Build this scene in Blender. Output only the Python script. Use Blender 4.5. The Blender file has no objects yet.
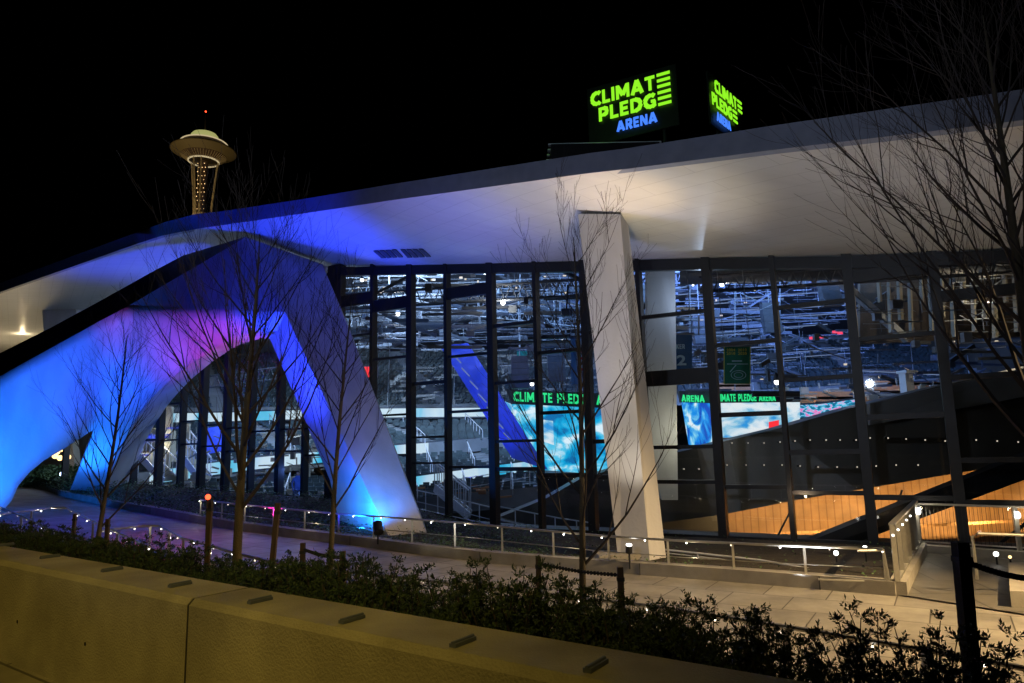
import bpy, bmesh, math, random
from mathutils import Vector, Matrix
random.seed(7)
rnd = random.uniform
S = bpy.context.scene
COL = S.collection
F = 700.0
EYE = Vector((0, 0, 3.0))
HOR = 447.0
PITCH = math.atan((HOR - 341.5) / F)
ROLL = math.radians(1.3)
CM = Matrix.Rotation(math.radians(90) + PITCH, 3, 'X') @ Matrix.Rotation(-ROLL, 3, 'Z')

def at(px, py, d):
    """point of the place at forward distance d"""
    v = CM @ Vector(((px - 512) / F, -(py - 341.5) / F, -1))
    return EYE + v * (d / v.y)

# ------------------------------------------------------------------ camera
cd = bpy.data.cameras.new('camera')
cam = bpy.data.objects.new('camera', cd)
COL.objects.link(cam)
cd.sensor_width = 36
cd.lens = F / 1024 * 36
cd.clip_end = 3000
cam.matrix_world = Matrix.Translation(EYE) @ CM.to_4x4()
S.camera = cam

# ------------------------------------------------------------------ world (night sky)
w = bpy.data.worlds.new('World')
S.world = w
w.use_nodes = True
nt = w.node_tree
bg = nt.nodes['Background']
sky = nt.nodes.new('ShaderNodeTexSky')
sky.sky_type = 'NISHITA'
sky.sun_disc = False
sky.sun_elevation = math.radians(-8)
nt.links.new(sky.outputs[0], bg.inputs[0])
bg.inputs[1].default_value = 0.05
S.view_settings.view_transform = 'Standard'
S.view_settings.look = 'None'
S.view_settings.exposure = 0
S.view_settings.gamma = 1

# ------------------------------------------------------------------ materials
def new_mat(name):
    m = bpy.data.materials.new(name)
    m.use_nodes = True
    return m, m.node_tree, m.node_tree.nodes, m.node_tree.nodes['Principled BSDF']

def mat(name, col, rough=0.6, metal=0.0, var=0.15, scale=3.0, bump=0.0, bscale=40.0, spec=0.5, stretch=None):
    m, t, n, b = new_mat(name)
    b.inputs['Roughness'].default_value = rough
    b.inputs['Metallic'].default_value = metal
    b.inputs['Specular IOR Level'].default_value = spec
    tc = n.new('ShaderNodeTexCoord')
    mp = n.new('ShaderNodeMapping')
    t.links.new(tc.outputs['Object'], mp.inputs[0])
    if stretch:
        mp.inputs['Scale'].default_value = stretch
    no = n.new('ShaderNodeTexNoise')
    no.inputs['Scale'].default_value = scale
    no.inputs['Detail'].default_value = 6
    t.links.new(mp.outputs[0], no.inputs[0])
    r = n.new('ShaderNodeValToRGB')
    r.color_ramp.elements[0].position = 0.3
    r.color_ramp.elements[1].position = 0.7
    r.color_ramp.elements[0].color = [c * (1 - var) for c in col] + [1]
    r.color_ramp.elements[1].color = [min(1, c * (1 + var)) for c in col] + [1]
    t.links.new(no.outputs[0], r.inputs[0])
    t.links.new(r.outputs[0], b.inputs['Base Color'])
    if bump:
        n2 = n.new('ShaderNodeTexNoise')
        n2.inputs['Scale'].default_value = bscale
        n2.inputs['Detail'].default_value = 4
        t.links.new(tc.outputs['Object'], n2.inputs[0])
        bp = n.new('ShaderNodeBump')
        bp.inputs['Strength'].default_value = bump
        bp.inputs['Distance'].default_value = 0.05
        t.links.new(n2.outputs[0], bp.inputs['Height'])
        t.links.new(bp.outputs[0], b.inputs['Normal'])
    return m

def glow(name, col, strength):
    m, t, n, b = new_mat(name)
    b.inputs['Base Color'].default_value = (0.02, 0.02, 0.02, 1)
    b.inputs['Emission Color'].default_value = (*col, 1)
    b.inputs['Emission Strength'].default_value = strength
    return m

def glow_ramp(name, cols, strength, scale, stretch=(1, 1, 1), detail=4):
    m, t, n, b = new_mat(name)
    tc = n.new('ShaderNodeTexCoord')
    mp = n.new('ShaderNodeMapping')
    mp.inputs['Scale'].default_value = stretch
    no = n.new('ShaderNodeTexNoise')
    no.inputs['Scale'].default_value = scale
    no.inputs['Detail'].default_value = detail
    no.inputs['Distortion'].default_value = 0.6
    r = n.new('ShaderNodeValToRGB')
    e = r.color_ramp.elements
    while len(e) < len(cols):
        e.new(0.5)
    for k, (p, c) in enumerate(cols):
        e[k].position = p
        e[k].color = (*c, 1)
    t.links.new(tc.outputs['Object'], mp.inputs[0])
    t.links.new(mp.outputs[0], no.inputs[0])
    t.links.new(no.outputs[0], r.inputs[0])
    b.inputs['Base Color'].default_value = (0.02, 0.02, 0.02, 1)
    t.links.new(r.outputs[0], b.inputs['Emission Color'])
    b.inputs['Emission Strength'].default_value = strength
    return m

def paving(name, col, joint, sx, sy, rot, mortar=0.012, rough=0.55, var=0.12):
    m, t, n, b = new_mat(name)
    tc = n.new('ShaderNodeTexCoord')
    mp = n.new('ShaderNodeMapping')
    mp.inputs['Rotation'].default_value = (0, 0, rot)
    br = n.new('ShaderNodeTexBrick')
    br.offset = 0.5
    br.inputs['Scale'].default_value = 1
    br.inputs['Brick Width'].default_value = sx
    br.inputs['Row Height'].default_value = sy
    br.inputs['Mortar Size'].default_value = mortar
    br.inputs['Mortar Smooth'].default_value = 0.3
    br.inputs['Color1'].default_value = [c * (1 - var) for c in col] + [1]
    br.inputs['Color2'].default_value = [c * (1 + var) for c in col] + [1]
    br.inputs['Mortar'].default_value = (*joint, 1)
    t.links.new(tc.outputs['Object'], mp.inputs[0])
    t.links.new(mp.outputs[0], br.inputs[0])
    no = n.new('ShaderNodeTexNoise')
    no.inputs['Scale'].default_value = 0.9
    no.inputs['Detail'].default_value = 8
    no.inputs['Roughness'].default_value = 0.7
    t.links.new(tc.outputs['Object'], no.inputs[0])
    r = n.new('ShaderNodeValToRGB')
    r.color_ramp.elements[0].position = 0.32
    r.color_ramp.elements[0].color = (0.5, 0.5, 0.5, 1)
    r.color_ramp.elements[1].position = 0.62
    r.color_ramp.elements[1].color = (1, 1, 1, 1)
    t.links.new(no.outputs[0], r.inputs[0])
    mx = n.new('ShaderNodeMixRGB')
    mx.blend_type = 'MULTIPLY'
    mx.inputs[0].default_value = 1
    t.links.new(br.outputs[0], mx.inputs[1])
    t.links.new(r.outputs[0], mx.inputs[2])
    t.links.new(mx.outputs[0], b.inputs['Base Color'])
    b.inputs['Roughness'].default_value = rough
    return m

def glass_mat(name, tint=(0.9, 0.95, 1.0), ior=1.65):
    m, t, n, b = new_mat(name)
    n.remove(b)
    out = n['Material Output']
    tr = n.new('ShaderNodeBsdfTransparent')
    tr.inputs[0].default_value = (*tint, 1)
    gl = n.new('ShaderNodeBsdfGlossy')
    gl.inputs['Roughness'].default_value = 0.02
    fr = n.new('ShaderNodeFresnel')
    fr.inputs[0].default_value = ior
    mx = n.new('ShaderNodeMixShader')
    t.links.new(fr.outputs[0], mx.inputs[0])
    t.links.new(tr.outputs[0], mx.inputs[1])
    t.links.new(gl.outputs[0], mx.inputs[2])
    t.links.new(mx.outputs[0], out.inputs[0])
    return m

M = {
    'white_panel': mat('white metal panel', (0.62, 0.62, 0.62), 0.42, var=0.05, scale=1.2, stretch=(0.25, 2.5, 1)),
    'fascia': mat('dark blue grey fascia', (0.22, 0.25, 0.34), 0.5, var=0.1),
    'roof': mat('roof membrane', (0.09, 0.09, 0.10), 0.8),
    'concrete_white': mat('painted concrete', (0.58, 0.58, 0.6), 0.7, var=0.14, scale=1.1, bump=0.16, bscale=12, stretch=(1, 1, .35)),
    'concrete': mat('cast concrete', (0.34, 0.32, 0.28), 0.8, var=0.18, scale=2.2, bump=0.25, bscale=60),
    'concrete_wall': mat('board cast concrete', (0.32, 0.30, 0.23), 0.8, var=0.32, scale=1.7, bump=0.3, bscale=70),
    'chamfer': mat('dark vents and shaded chamfer', (0.05, 0.06, 0.1), 0.6),
    'black_metal': mat('black anodised metal', (0.018, 0.02, 0.024), 0.45, metal=0.3),
    'steel': mat('brushed stainless steel', (0.55, 0.54, 0.5), 0.35, metal=0.85, var=0.08, scale=12),
    'galv': mat('galvanised steel', (0.4, 0.42, 0.46), 0.45, metal=0.6, var=0.1),
    'glass': glass_mat('clear glass'),
    'soil': mat('planting soil', (0.035, 0.028, 0.02), 0.95, var=0.4, scale=6, bump=0.6, bscale=25),
    'leaf': mat('dark yew needles', (0.032, 0.06, 0.022), 0.7, var=0.45, scale=7),
    'leaf_bed': mat('low green leaves', (0.08, 0.14, 0.05), 0.6, var=0.5, scale=5),
    'bark': mat('pale brown bark', (0.08, 0.062, 0.036), 0.85, var=0.3, scale=14, bump=0.4, bscale=60, stretch=(1, 1, 0.25)),
    'twig': mat('dark twig bark', (0.045, 0.034, 0.03), 0.8, var=0.25, scale=10),
    'stake': mat('weathered timber stake', (0.07, 0.045, 0.028), 0.85, var=0.35, scale=18, stretch=(1, 1, 0.15)),
    'stake_dark': mat('dark stained timber stake', (0.035, 0.027, 0.02), 0.85, var=0.35, scale=18, stretch=(1, 1, 0.15)),
    'rubber': mat('black rubber tie', (0.02, 0.02, 0.02), 0.7),
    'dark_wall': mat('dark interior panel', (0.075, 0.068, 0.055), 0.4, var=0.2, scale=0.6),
    'rib_grey': mat('grey interior wall', (0.16, 0.16, 0.155), 0.7, var=0.2, scale=0.7),
    'truss': mat('grey painted truss', (0.22, 0.25, 0.3), 0.55, var=0.2),
    'truss_dark': mat('dark painted truss', (0.05, 0.06, 0.08), 0.55, var=0.2),
    'deck': mat('dark roof deck', (0.05, 0.055, 0.07), 0.8, var=0.3, scale=0.5),
    'terrace': mat('terrace concrete', (0.22, 0.24, 0.26), 0.8, var=0.3, scale=0.5),
    'seat': mat('dark grey green seats', (0.045, 0.07, 0.08), 0.55, var=0.5, scale=1.2),
    'cloth_blue': mat('blue banner cloth', (0.015, 0.11, 0.30), 0.8),
    'cloth_green': mat('green banner cloth', (0.02, 0.20, 0.13), 0.8),
    'cloth_white': mat('pale banner cloth', (0.35, 0.5, 0.58), 0.8),
    'yellow_ink': mat('yellow ink', (0.75, 0.7, 0.12), 0.7),
    'pale_ink': mat('pale ink', (0.5, 0.75, 0.9), 0.7),
    'red_ink': mat('red ink', (0.6, 0.03, 0.05), 0.7),
    'teal': mat('teal cloth', (0.02, 0.3, 0.25), 0.8),
    'skin': mat('skin', (0.45, 0.28, 0.2), 0.6),
    'jacket': mat('blue jacket', (0.05, 0.12, 0.42), 0.8),
    'jeans': mat('dark trousers', (0.03, 0.04, 0.08), 0.85),
    'hair': mat('dark hair', (0.03, 0.02, 0.015), 0.7),
    'bag': mat('pale bag', (0.5, 0.6, 0.75), 0.7),
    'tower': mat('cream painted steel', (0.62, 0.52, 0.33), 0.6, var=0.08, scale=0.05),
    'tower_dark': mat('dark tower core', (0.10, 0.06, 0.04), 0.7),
    'tower_mid': mat('tower rim with recess shade', (0.26, 0.21, 0.11), 0.6, var=0.08, scale=0.05),  # colour darkened to stand for the shaded recess under the saucer
    'brown_panel': mat('dim brown panel', (0.10, 0.075, 0.055), 0.7, var=0.6, scale=1.3, stretch=(1.5, 1, .4)),
    'cleat': mat('dull blue grey metal', (0.12, 0.14, 0.2), 0.5, metal=.2),
    'beige': mat('beige plaster', (0.35, 0.32, 0.25), 0.7, var=0.1, scale=0.5),
    'shop': mat('orange timber counter', (0.45, 0.2, 0.08), 0.6, var=0.3, scale=1),
    'blue_lit_tint': mat('girder with blue light in colour', (0.07, 0.13, 0.85), 0.6, var=0.1),  # blue light on girder and panel painted into this colour
    'white_beam': mat('white painted steel', (0.65, 0.68, 0.74), 0.5, var=0.06),
    'g_green': glow('lime sign letters', (0.30, 0.95, 0.02), 1.0),
    'g_blue': glow('blue sign letters', (0.06, 0.22, 1.0), 1.15),
    'g_text': glow('green scoreboard letters', (0.02, 0.85, 0.25), 1.0),
    'g_white': glow('white lamp', (1, 0.97, 0.9), 7),
    'g_faint': glow('faint warm light', (1, 0.8, 0.55), 0.8),
    'g_dot': glow('warm reflected dot', (1, 0.84, 0.62), 0.8),
    'g_led': glow('handrail lamp', (1.0, 0.93, 0.8), 8),
    'g_led_dim': glow('weaker handrail lamp', (1.0, 0.85, 0.62), 2.5),
    'g_cool': glow('cool blue white lamp', (0.45, 0.6, 1.0), 9),
    'g_amber': glow('amber lamp', (1.0, 0.62, 0.25), 3),
    'g_red': glow('red lamp', (1.0, 0.06, 0.02), 5),
    'g_line': glow('pale blue glow line', (0.38, 0.52, 0.85), 0.42),
    'g_redsmall': glow('small red sign light', (1.0, 0.03, 0.04), 1.2),
    'g_halo': glow('glowing saucer rings', (1.0, 0.8, 0.45), 0.55),  # light on halo roof and neck ring put in as emission
    'g_cap': glow('lit tower crown', (0.50, 0.50, 0.17), 0.7),  # lit look of the crown dome given by its own glow
    'screen': glow_ramp('scoreboard picture', [(0.38, (0.0, 0.16, 0.42)), (0.47, (0.0, 0.42, 0.75)), (0.54, (0.12, 0.62, 0.85)), (0.62, (0.8, 0.95, 1.0))], 1.0, 0.55, (1, 1, 1.5), 6),
    'screen_white': glow_ramp('pale scoreboard picture', [(0.36, (0.03, 0.35, 0.8)), (0.44, (0.3, 0.65, 0.85)), (0.52, (0.75, 0.9, 0.97)), (0.62, (0.95, 1.0, 1.0))], 0.9, 0.6, (1, 1, 2.2), 6),
    'screen_blue': glow_ramp('blue scoreboard picture', [(0.4, (0.0, 0.07, 0.55)), (0.5, (0.0, 0.3, 0.85)), (0.57, (0.2, 0.65, 0.9)), (0.64, (0.9, 0.97, 1.0))], 0.95, 0.8, (1, 1, 1), 6),
    'ribbon': glow_ramp('ribbon display', [(0.34, (0.02, 0.45, 0.72)), (0.40, (0.15, 0.62, 0.85)), (0.45, (0.5, 0.72, 0.88)), (0.52, (0.66, 0.82, 0.9))], 0.95, 0.3, (1, 1, 0.2), 3),
    'ribbon_small': glow_ramp('small ribbon display', [(0.42, (0.0, 0.15, 0.3)), (0.48, (0.0, 0.5, 0.8)), (0.55, (0.5, 0.8, 1.0)), (0.62, (1, 0.2, 0.6))], 0.9, 3.0, (1, 1, 2), 3),
}

def wood_mat():
    m, t, n, b = new_mat('vertical timber boards')
    tc = n.new('ShaderNodeTexCoord')
    wv = n.new('ShaderNodeTexWave')
    wv.bands_direction = 'X'
    wv.inputs['Scale'].default_value = 1.0
    wv.inputs['Distortion'].default_value = 0.0
    t.links.new(tc.outputs['Object'], wv.inputs[0])
    r = n.new('ShaderNodeValToRGB')
    r.color_ramp.elements[0].position = 0.0
    r.color_ramp.elements[0].color = (0.30, 0.15, 0.05, 1)
    r.color_ramp.elements[1].position = 0.12
    r.color_ramp.elements[1].color = (0.45, 0.24, 0.09, 1)
    t.links.new(wv.outputs[0], r.inputs[0])
    no = n.new('ShaderNodeTexNoise')
    no.inputs['Scale'].default_value = 1.6
    no.inputs['Detail'].default_value = 6
    t.links.new(tc.outputs['Object'], no.inputs[0])
    mx = n.new('ShaderNodeMixRGB')
    mx.blend_type = 'OVERLAY'
    mx.inputs[0].default_value = 0.5
    t.links.new(r.outputs[0], mx.inputs[1])
    t.links.new(no.outputs[0], mx.inputs[2])
    t.links.new(mx.outputs[0], b.inputs['Base Color'])
    b.inputs['Roughness'].default_value = 0.55
    return m
M['wood'] = wood_mat()

# ------------------------------------------------------------------ mesh helpers
class MB:
    def __init__(s):
        s.v, s.f = [], []
    def add(s, vs, fs):
        o = len(s.v)
        s.v += [Vector(p) for p in vs]
        s.f += [tuple(o + i for i in f) for f in fs]
        return s
    def hexa(s, b4, t4):
        return s.add(list(b4) + list(t4), [(3, 2, 1, 0), (4, 5, 6, 7), (0, 1, 5, 4), (1, 2, 6, 5), (2, 3, 7, 6), (3, 0, 4, 7)])
    def box(s, c, sz, rz=0.0):
        c = Vector(c)
        a = Matrix.Rotation(rz, 3, 'Z')
        hx, hy, hz = [k / 2 for k in sz]
        q = [(-hx, -hy), (hx, -hy), (hx, hy), (-hx, hy)]
        return s.hexa([c + a @ Vector((x, y, -hz)) for x, y in q], [c + a @ Vector((x, y, hz)) for x, y in q])
    def bar(s, p, q, w, h, up=(0, 0, 1)):
        p, q = Vector(p), Vector(q)
        d = (q - p).normalized()
        u = Vector(up)
        if abs(d.dot(u)) > 0.98:
            u = Vector((0, 1, 0))
        x = d.cross(u).normalized() * w / 2
        y = x.cross(d).normalized() * h / 2
        return s.hexa([p - x - y, p + x - y, p + x + y, p - x + y], [q - x - y, q + x - y, q + x + y, q - x + y])
    def tube(s, pts, rs, n=8, cap=True):
        pts = [Vector(p) for p in pts]
        if not isinstance(rs, (list, tuple)):
            rs = [rs] * len(pts)
        o = len(s.v)
        for i, p in enumerate(pts):
            d = (pts[min(i + 1, len(pts) - 1)] - pts[max(i - 1, 0)])
            d = d.normalized() if d.length > 1e-9 else Vector((0, 0, 1))
            u = Vector((0, 0, 1)) if abs(d.z) < 0.9 else Vector((1, 0, 0))
            x = d.cross(u).normalized()
            y = x.cross(d)
            for k in range(n):
                a = 2 * math.pi * k / n
                s.v.append(p + (x * math.cos(a) + y * math.sin(a)) * rs[i])
        for i in range(len(pts) - 1):
            for k in range(n):
                a, b = o + i * n + k, o + i * n + (k + 1) % n
                s.f.append((a, b, b + n, a + n))
        if cap:
            s.f.append(tuple(o + k for k in range(n))[::-1])
            e = o + (len(pts) - 1) * n
            s.f.append(tuple(e + k for k in range(n)))
        return s
    def ball(s, c, r, n=8, m=5, sz=1.0):
        c = Vector(c)
        pr = [(r * math.sin(math.pi * j / m), -r * sz * math.cos(math.pi * j / m)) for j in range(m + 1)]
        return s.lathe(c, pr, n)
    def lathe(s, c, prof, n=24):
        c = Vector(c)
        o = len(s.v)
        for r, z in prof:
            for k in range(n):
                a = 2 * math.pi * k / n
                s.v.append(c + Vector((r * math.cos(a), r * math.sin(a), z)))
        for i in range(len(prof) - 1):
            for k in range(n):
                a, b = o + i * n + k, o + i * n + (k + 1) % n
                s.f.append((a, b, b + n, a + n))
        return s
    def slab(s, poly, off):
        """solid from a polygon moved by off"""
        n = len(poly)
        off = Vector(off)
        a = [Vector(p) for p in poly]
        b = [p + off for p in a]
        s.add(a + b, [tuple(range(n))[::-1], tuple(range(n, 2 * n))] + [(i, (i + 1) % n, n + (i + 1) % n, n + i) for i in range(n)])
        return s
    def build(s, name, m, parent=None, smooth=False, fix=True, split=False):
        org = parent_loc(parent) if parent else Vector((0, 0, 0))
        if parent is None and s.v:
            xs = [min(v[i] for v in s.v) for i in range(3)]
            xe = [max(v[i] for v in s.v) for i in range(3)]
            org = Vector(((xs[0] + xe[0]) / 2, (xs[1] + xe[1]) / 2, xs[2]))
        me = bpy.data.meshes.new(name)
        me.from_pydata([tuple(v - org) for v in s.v], [], s.f)
        me.update()
        if fix:
            bm = bmesh.new()
            bm.from_mesh(me)
            bmesh.ops.remove_doubles(bm, verts=bm.verts, dist=1e-5)
            bmesh.ops.recalc_face_normals(bm, faces=bm.faces)
            bm.to_mesh(me)
            bm.free()
        if smooth:
            for p in me.polygons:
                p.use_smooth = True
        me.materials.append(M[m] if isinstance(m, str) else m)
        o = bpy.data.objects.new(name, me)
        COL.objects.link(o)
        if parent:
            o.parent = parent
        else:
            o.location = org
        return o

def parent_loc(p):
    v = Vector(p.location)
    while p.parent:
        p = p.parent
        v += p.location
    return v

def tag(o, label=None, cat=None, group=None, kind=None):
    for k, v in (('label', label), ('category', cat), ('group', group), ('kind', kind)):
        if v:
            o[k] = v
    return o

def thing(name, label, cat, loc=(0, 0, 0), group=None):
    o = bpy.data.objects.new(name, None)
    o.empty_display_size = 0.2
    COL.objects.link(o)
    o.location = loc
    return tag(o, label, cat, group)

def copy_tree(o, loc=None, rz=None, parent=None):
    c = o.copy()
    COL.objects.link(c)
    if parent:
        c.parent = parent
    if loc is not None:
        c.location = loc
    if rz is not None:
        c.rotation_euler = (0, 0, rz)
    for ch in list(o.children):
        copy_tree(ch, parent=c)
    return c

def text_obj(s, name, m, parent, origin, ux, uy, wid, hei, bold=0.02, depth=0.03, shear=0.0):
    """real letters fitted in a box wid x hei whose lower left corner is origin"""
    cu = bpy.data.curves.new(name, 'FONT')
    cu.body = s
    cu.offset = bold
    cu.space_character = 1.0 + bold * 3
    cu.extrude = 0.0
    cu.resolution_u = 3
    to = bpy.data.objects.new('tmp', cu)
    COL.objects.link(to)
    bpy.context.view_layer.update()
    dg = bpy.context.evaluated_depsgraph_get()
    me0 = bpy.data.meshes.new_from_object(to.evaluated_get(dg))
    vs = [v.co.copy() for v in me0.vertices]
    fs = [tuple(p.vertices) for p in me0.polygons]
    bpy.data.objects.remove(to)
    x0, x1 = min(v.x for v in vs), max(v.x for v in vs)
    y0, y1 = min(v.y for v in vs), max(v.y for v in vs)
    ux, uy = Vector(ux).normalized(), Vector(uy).normalized()
    nz = ux.cross(uy)
    mb = MB()
    pts = [Vector(origin) + ux * ((v.x - x0) / (x1 - x0) * wid + shear * (v.y - y0)) + uy * ((v.y - y0) / (y1 - y0) * hei) + nz * depth for v in vs]
    mb.add(pts, fs)
    return mb.build(name, m, parent, fix=False)

GLY = {
    'C': (.78, [[(.74, .80), (.62, .90), (.44, .9), (.24, .82), (.12, .64), (.10, .48), (.14, .30), (.26, .16), (.44, .1), (.62, .1), (.74, .2)]]),
    'L': (.60, [[(.1, 1), (.1, 0)], [(.1, .1), (.6, .1)]]),
    'I': (.2, [[(.1, 1), (.1, 0)]]),
    'M': (1.02, [[(.1, 0), (.1, 1)], [(.92, 0), (.92, 1)], [(.12, .93), (.51, .22)], [(.90, .93), (.51, .22)]]),
    'A': (.92, [[(.09, 0), (.46, 1)], [(.83, 0), (.46, 1)], [(.24, .28), (.68, .28)]]),
    'T': (.74, [[(.37, 1), (.37, 0)], [(0, .9), (.74, .9)]]),
    'P': (.70, [[(.1, 1), (.1, 0)], [(.1, .9), (.42, .9), (.58, .82), (.6, .66), (.56, .5), (.42, .43), (.1, .43)]]),
    'E': (.62, [[(.1, 1), (.1, 0)], [(.1, .9), (.6, .9)], [(.1, .5), (.55, .5)], [(.1, .1), (.6, .1)]]),
    'D': (.82, [[(.1, 1), (.1, 0)], [(.1, .9), (.38, .9), (.6, .8), (.71, .62), (.72, .42), (.62, .2), (.4, .1), (.1, .1)]]),
    'G': (.84, [[(.76, .80), (.62, .90), (.44, .9), (.24, .82), (.12, .64), (.10, .48), (.14, .30), (.26, .16), (.44, .1), (.62, .12), (.74, .2), (.74, .48)], [(.5, .46), (.8, .46)]]),
    'R': (.74, [[(.1, 1), (.1, 0)], [(.1, .9), (.42, .9), (.58, .82), (.6, .68), (.56, .53), (.42, .46), (.1, .46)], [(.38, .46), (.64, 0)]]),
    'N': (.80, [[(.1, 0), (.1, 1)], [(.7, 0), (.7, 1)], [(.13, .95), (.67, .05)]]),
    'K': (.74, [[(.1, 0), (.1, 1)], [(.12, .4), (.62, 1)], [(.3, .58), (.66, 0)]]),
    ' ': (.4, []),
}
def letters(s_, name, m, parent, origin, ux, uy, wid, hei, thick=.2, depth=0.05, gap=.15):
    """flat cut out letters, each stroke a thin plate"""
    ux, uy = Vector(ux).normalized(), Vector(uy).normalized()
    nz = ux.cross(uy)
    tot = sum(GLY[c][0] for c in s_) + gap * (len(s_) - 1)
    sx, sy = wid / tot, hei
    x = 0.0
    mb = MB()
    k = 0
    for c in s_:
        for line in GLY[c][1]:
            P_ = [Vector(((x + a) * sx, b * sy)) for a, b in line]
            for i, (p, q) in enumerate(zip(P_, P_[1:])):
                d = (q - p).normalized()
                t = thick * .5 * (abs(d.y) * sx + abs(d.x) * sy) * 1.0
                nrm = Vector((-d.y, d.x)) * t
                e = d * (t * .45 if len(P_) > 2 else 0)
                p2 = p - (e if i > 0 else e * 0)
                q2 = q + (e if i < len(P_) - 2 else e * 0)
                k += 1
                dd = depth + (k % 7) * .0012
                f = lambda v, z: Vector(origin) + ux * v.x + uy * v.y + nz * z
                cs = [p2 - nrm, q2 - nrm, q2 + nrm, p2 + nrm]
                mb.hexa([f(v, dd - .02) for v in cs], [f(v, dd) for v in cs])
        x += GLY[c][0] + gap
    return mb.build(name, m, parent, fix=False)

def spot(loc, target, power, col, angle=60, blend=0.6, size=0.1, name='lamp'):
    l = bpy.data.lights.new(name, 'SPOT')
    l.energy = power
    l.color = col
    l.spot_size = math.radians(angle)
    l.spot_blend = blend
    l.shadow_soft_size = size
    o = bpy.data.objects.new(name, l)
    COL.objects.link(o)
    o.location = loc
    o.rotation_euler = (Vector(target) - Vector(loc)).to_track_quat('-Z', 'Y').to_euler()
    return o

def point(loc, power, col, size=0.1, name='lamp'):
    l = bpy.data.lights.new(name, 'POINT')
    l.energy = power
    l.color = col
    l.shadow_soft_size = size
    o = bpy.data.objects.new(name, l)
    COL.objects.link(o)
    o.location = loc
    return o

def area(loc, target, power, col, sx, sy, name='lamp'):
    l = bpy.data.lights.new(name, 'AREA')
    l.shape = 'RECTANGLE'
    l.size, l.size_y = sx, sy
    l.energy = power
    l.color = col
    o = bpy.data.objects.new(name, l)
    COL.objects.link(o)
    o.location = loc
    o.rotation_euler = (Vector(target) - Vector(loc)).to_track_quat('-Z', 'Y').to_euler()
    return o

# ------------------------------------------------------------------ terrain
NW = Vector((0.592, 0.806, 0))                      # away from the foreground wall
W0 = at(0, 544, 7.25)
def base(x):
    return max(0.0, min(1.2, -0.045 * x))
def wdist(x, y):
    return (Vector((x, y, 0)) - Vector((W0.x, W0.y, 0))).dot(NW)
def gz(x, y):
    wd = wdist(x, y)
    b = base(x)
    if wd < -0.2:
        return 1.4
    t = min(1, max(0, wd / 5.0))
    t = t * t * (3 - 2 * t)
    return 1.58 * (1 - t) + b * t
def solve(px, py, fn):
    """distance at which the ray meets height fn(x, y)"""
    lo, hi = 1.0, 120.0
    for _ in range(60):
        m = (lo + hi) / 2
        p = at(px, py, m)
        if p.z > fn(p.x, p.y):
            lo = m
        else:
            hi = m
    return at(px, py, lo)

def GD(px):
    return 23.0 * 1415 / (px + 750)
GT = [(1150, 245), (1024, 250), (940, 254), (850, 257), (712, 259), (590, 262), (450, 265), (335, 268), (306, 290), (250, 316), (60, 340)]
def gtop(px):
    for (a, ya), (b, yb) in zip(GT, GT[1:]):
        if b <= px <= a:
            t = (px - b) / (a - b)
            return at(px, yb + (ya - yb) * t, GD(px))
def gline(px):
    p = at(px, 400, GD(px))
    return p
def sheet(name, x0, x1, y0, y1, st, keep, zf, m, label=None):
    mb = MB()
    nx, ny = int((x1 - x0) / st), int((y1 - y0) / st)
    for i in range(nx):
        for j in range(ny):
            xa, ya = x0 + i * st, y0 + j * st
            if keep(xa + st / 2, ya + st / 2):
                mb.add([(xa + dx, ya + dy, zf(xa + dx, ya + dy)) for dx, dy in ((0, 0), (st, 0), (st, st), (0, st))], [(0, 1, 2, 3)])
    o = mb.build(name, m, smooth=True)
    return tag(o, kind='structure', label=label)
# line of the glass in plan: y as a function of x
gpl = [gline(p) for p in range(1150, 40, -10)]
def glass_y(x):
    if x >= gpl[0].x:
        return gpl[0].y
    for a, b in zip(gpl, gpl[1:]):
        if b.x <= x <= a.x:
            t = (x - b.x) / (a.x - b.x)
            return b.y + (a.y - b.y) * t
    return 1e3

PAVE = paving('pale slab paving', (0.33, 0.31, 0.27), (0.07, 0.06, 0.05), 1.15, 1.15, 0.55, 0.014, var=.16)
WALK = paving('sidewalk slabs', (0.30, 0.28, 0.22), (0.09, 0.085, 0.07), 2.4, 2.4, 0.63, 0.015)
sheet('plaza_pavement', -60, 30, 3, 80, 0.5, lambda x, y: wdist(x, y) > 4.7 and y < glass_y(x) + 0.3 and (x > -34 or y < 60), gz, PAVE)
sheet('planting_bank', -30, 14, 0, 26, 0.3, lambda x, y: -0.1 < wdist(x, y) < 5.0, lambda x, y: gz(x, y) + 0.02 * math.sin(x * 7) * math.cos(y * 6) + (0.02 if wdist(x, y) < 4.8 else 0), 'soil')
sheet('sidewalk', -30, 20, -12, 26, 0.5, lambda x, y: wdist(x, y) < -0.2, lambda x, y: 1.4, WALK)
g = MB().add([(-900, -300, -8), (900, -300, -8), (900, 1500, -8), (-900, 1500, -8)], [(0, 1, 2, 3)]).build('ground', 'deck')
tag(g, kind='structure')

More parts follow.
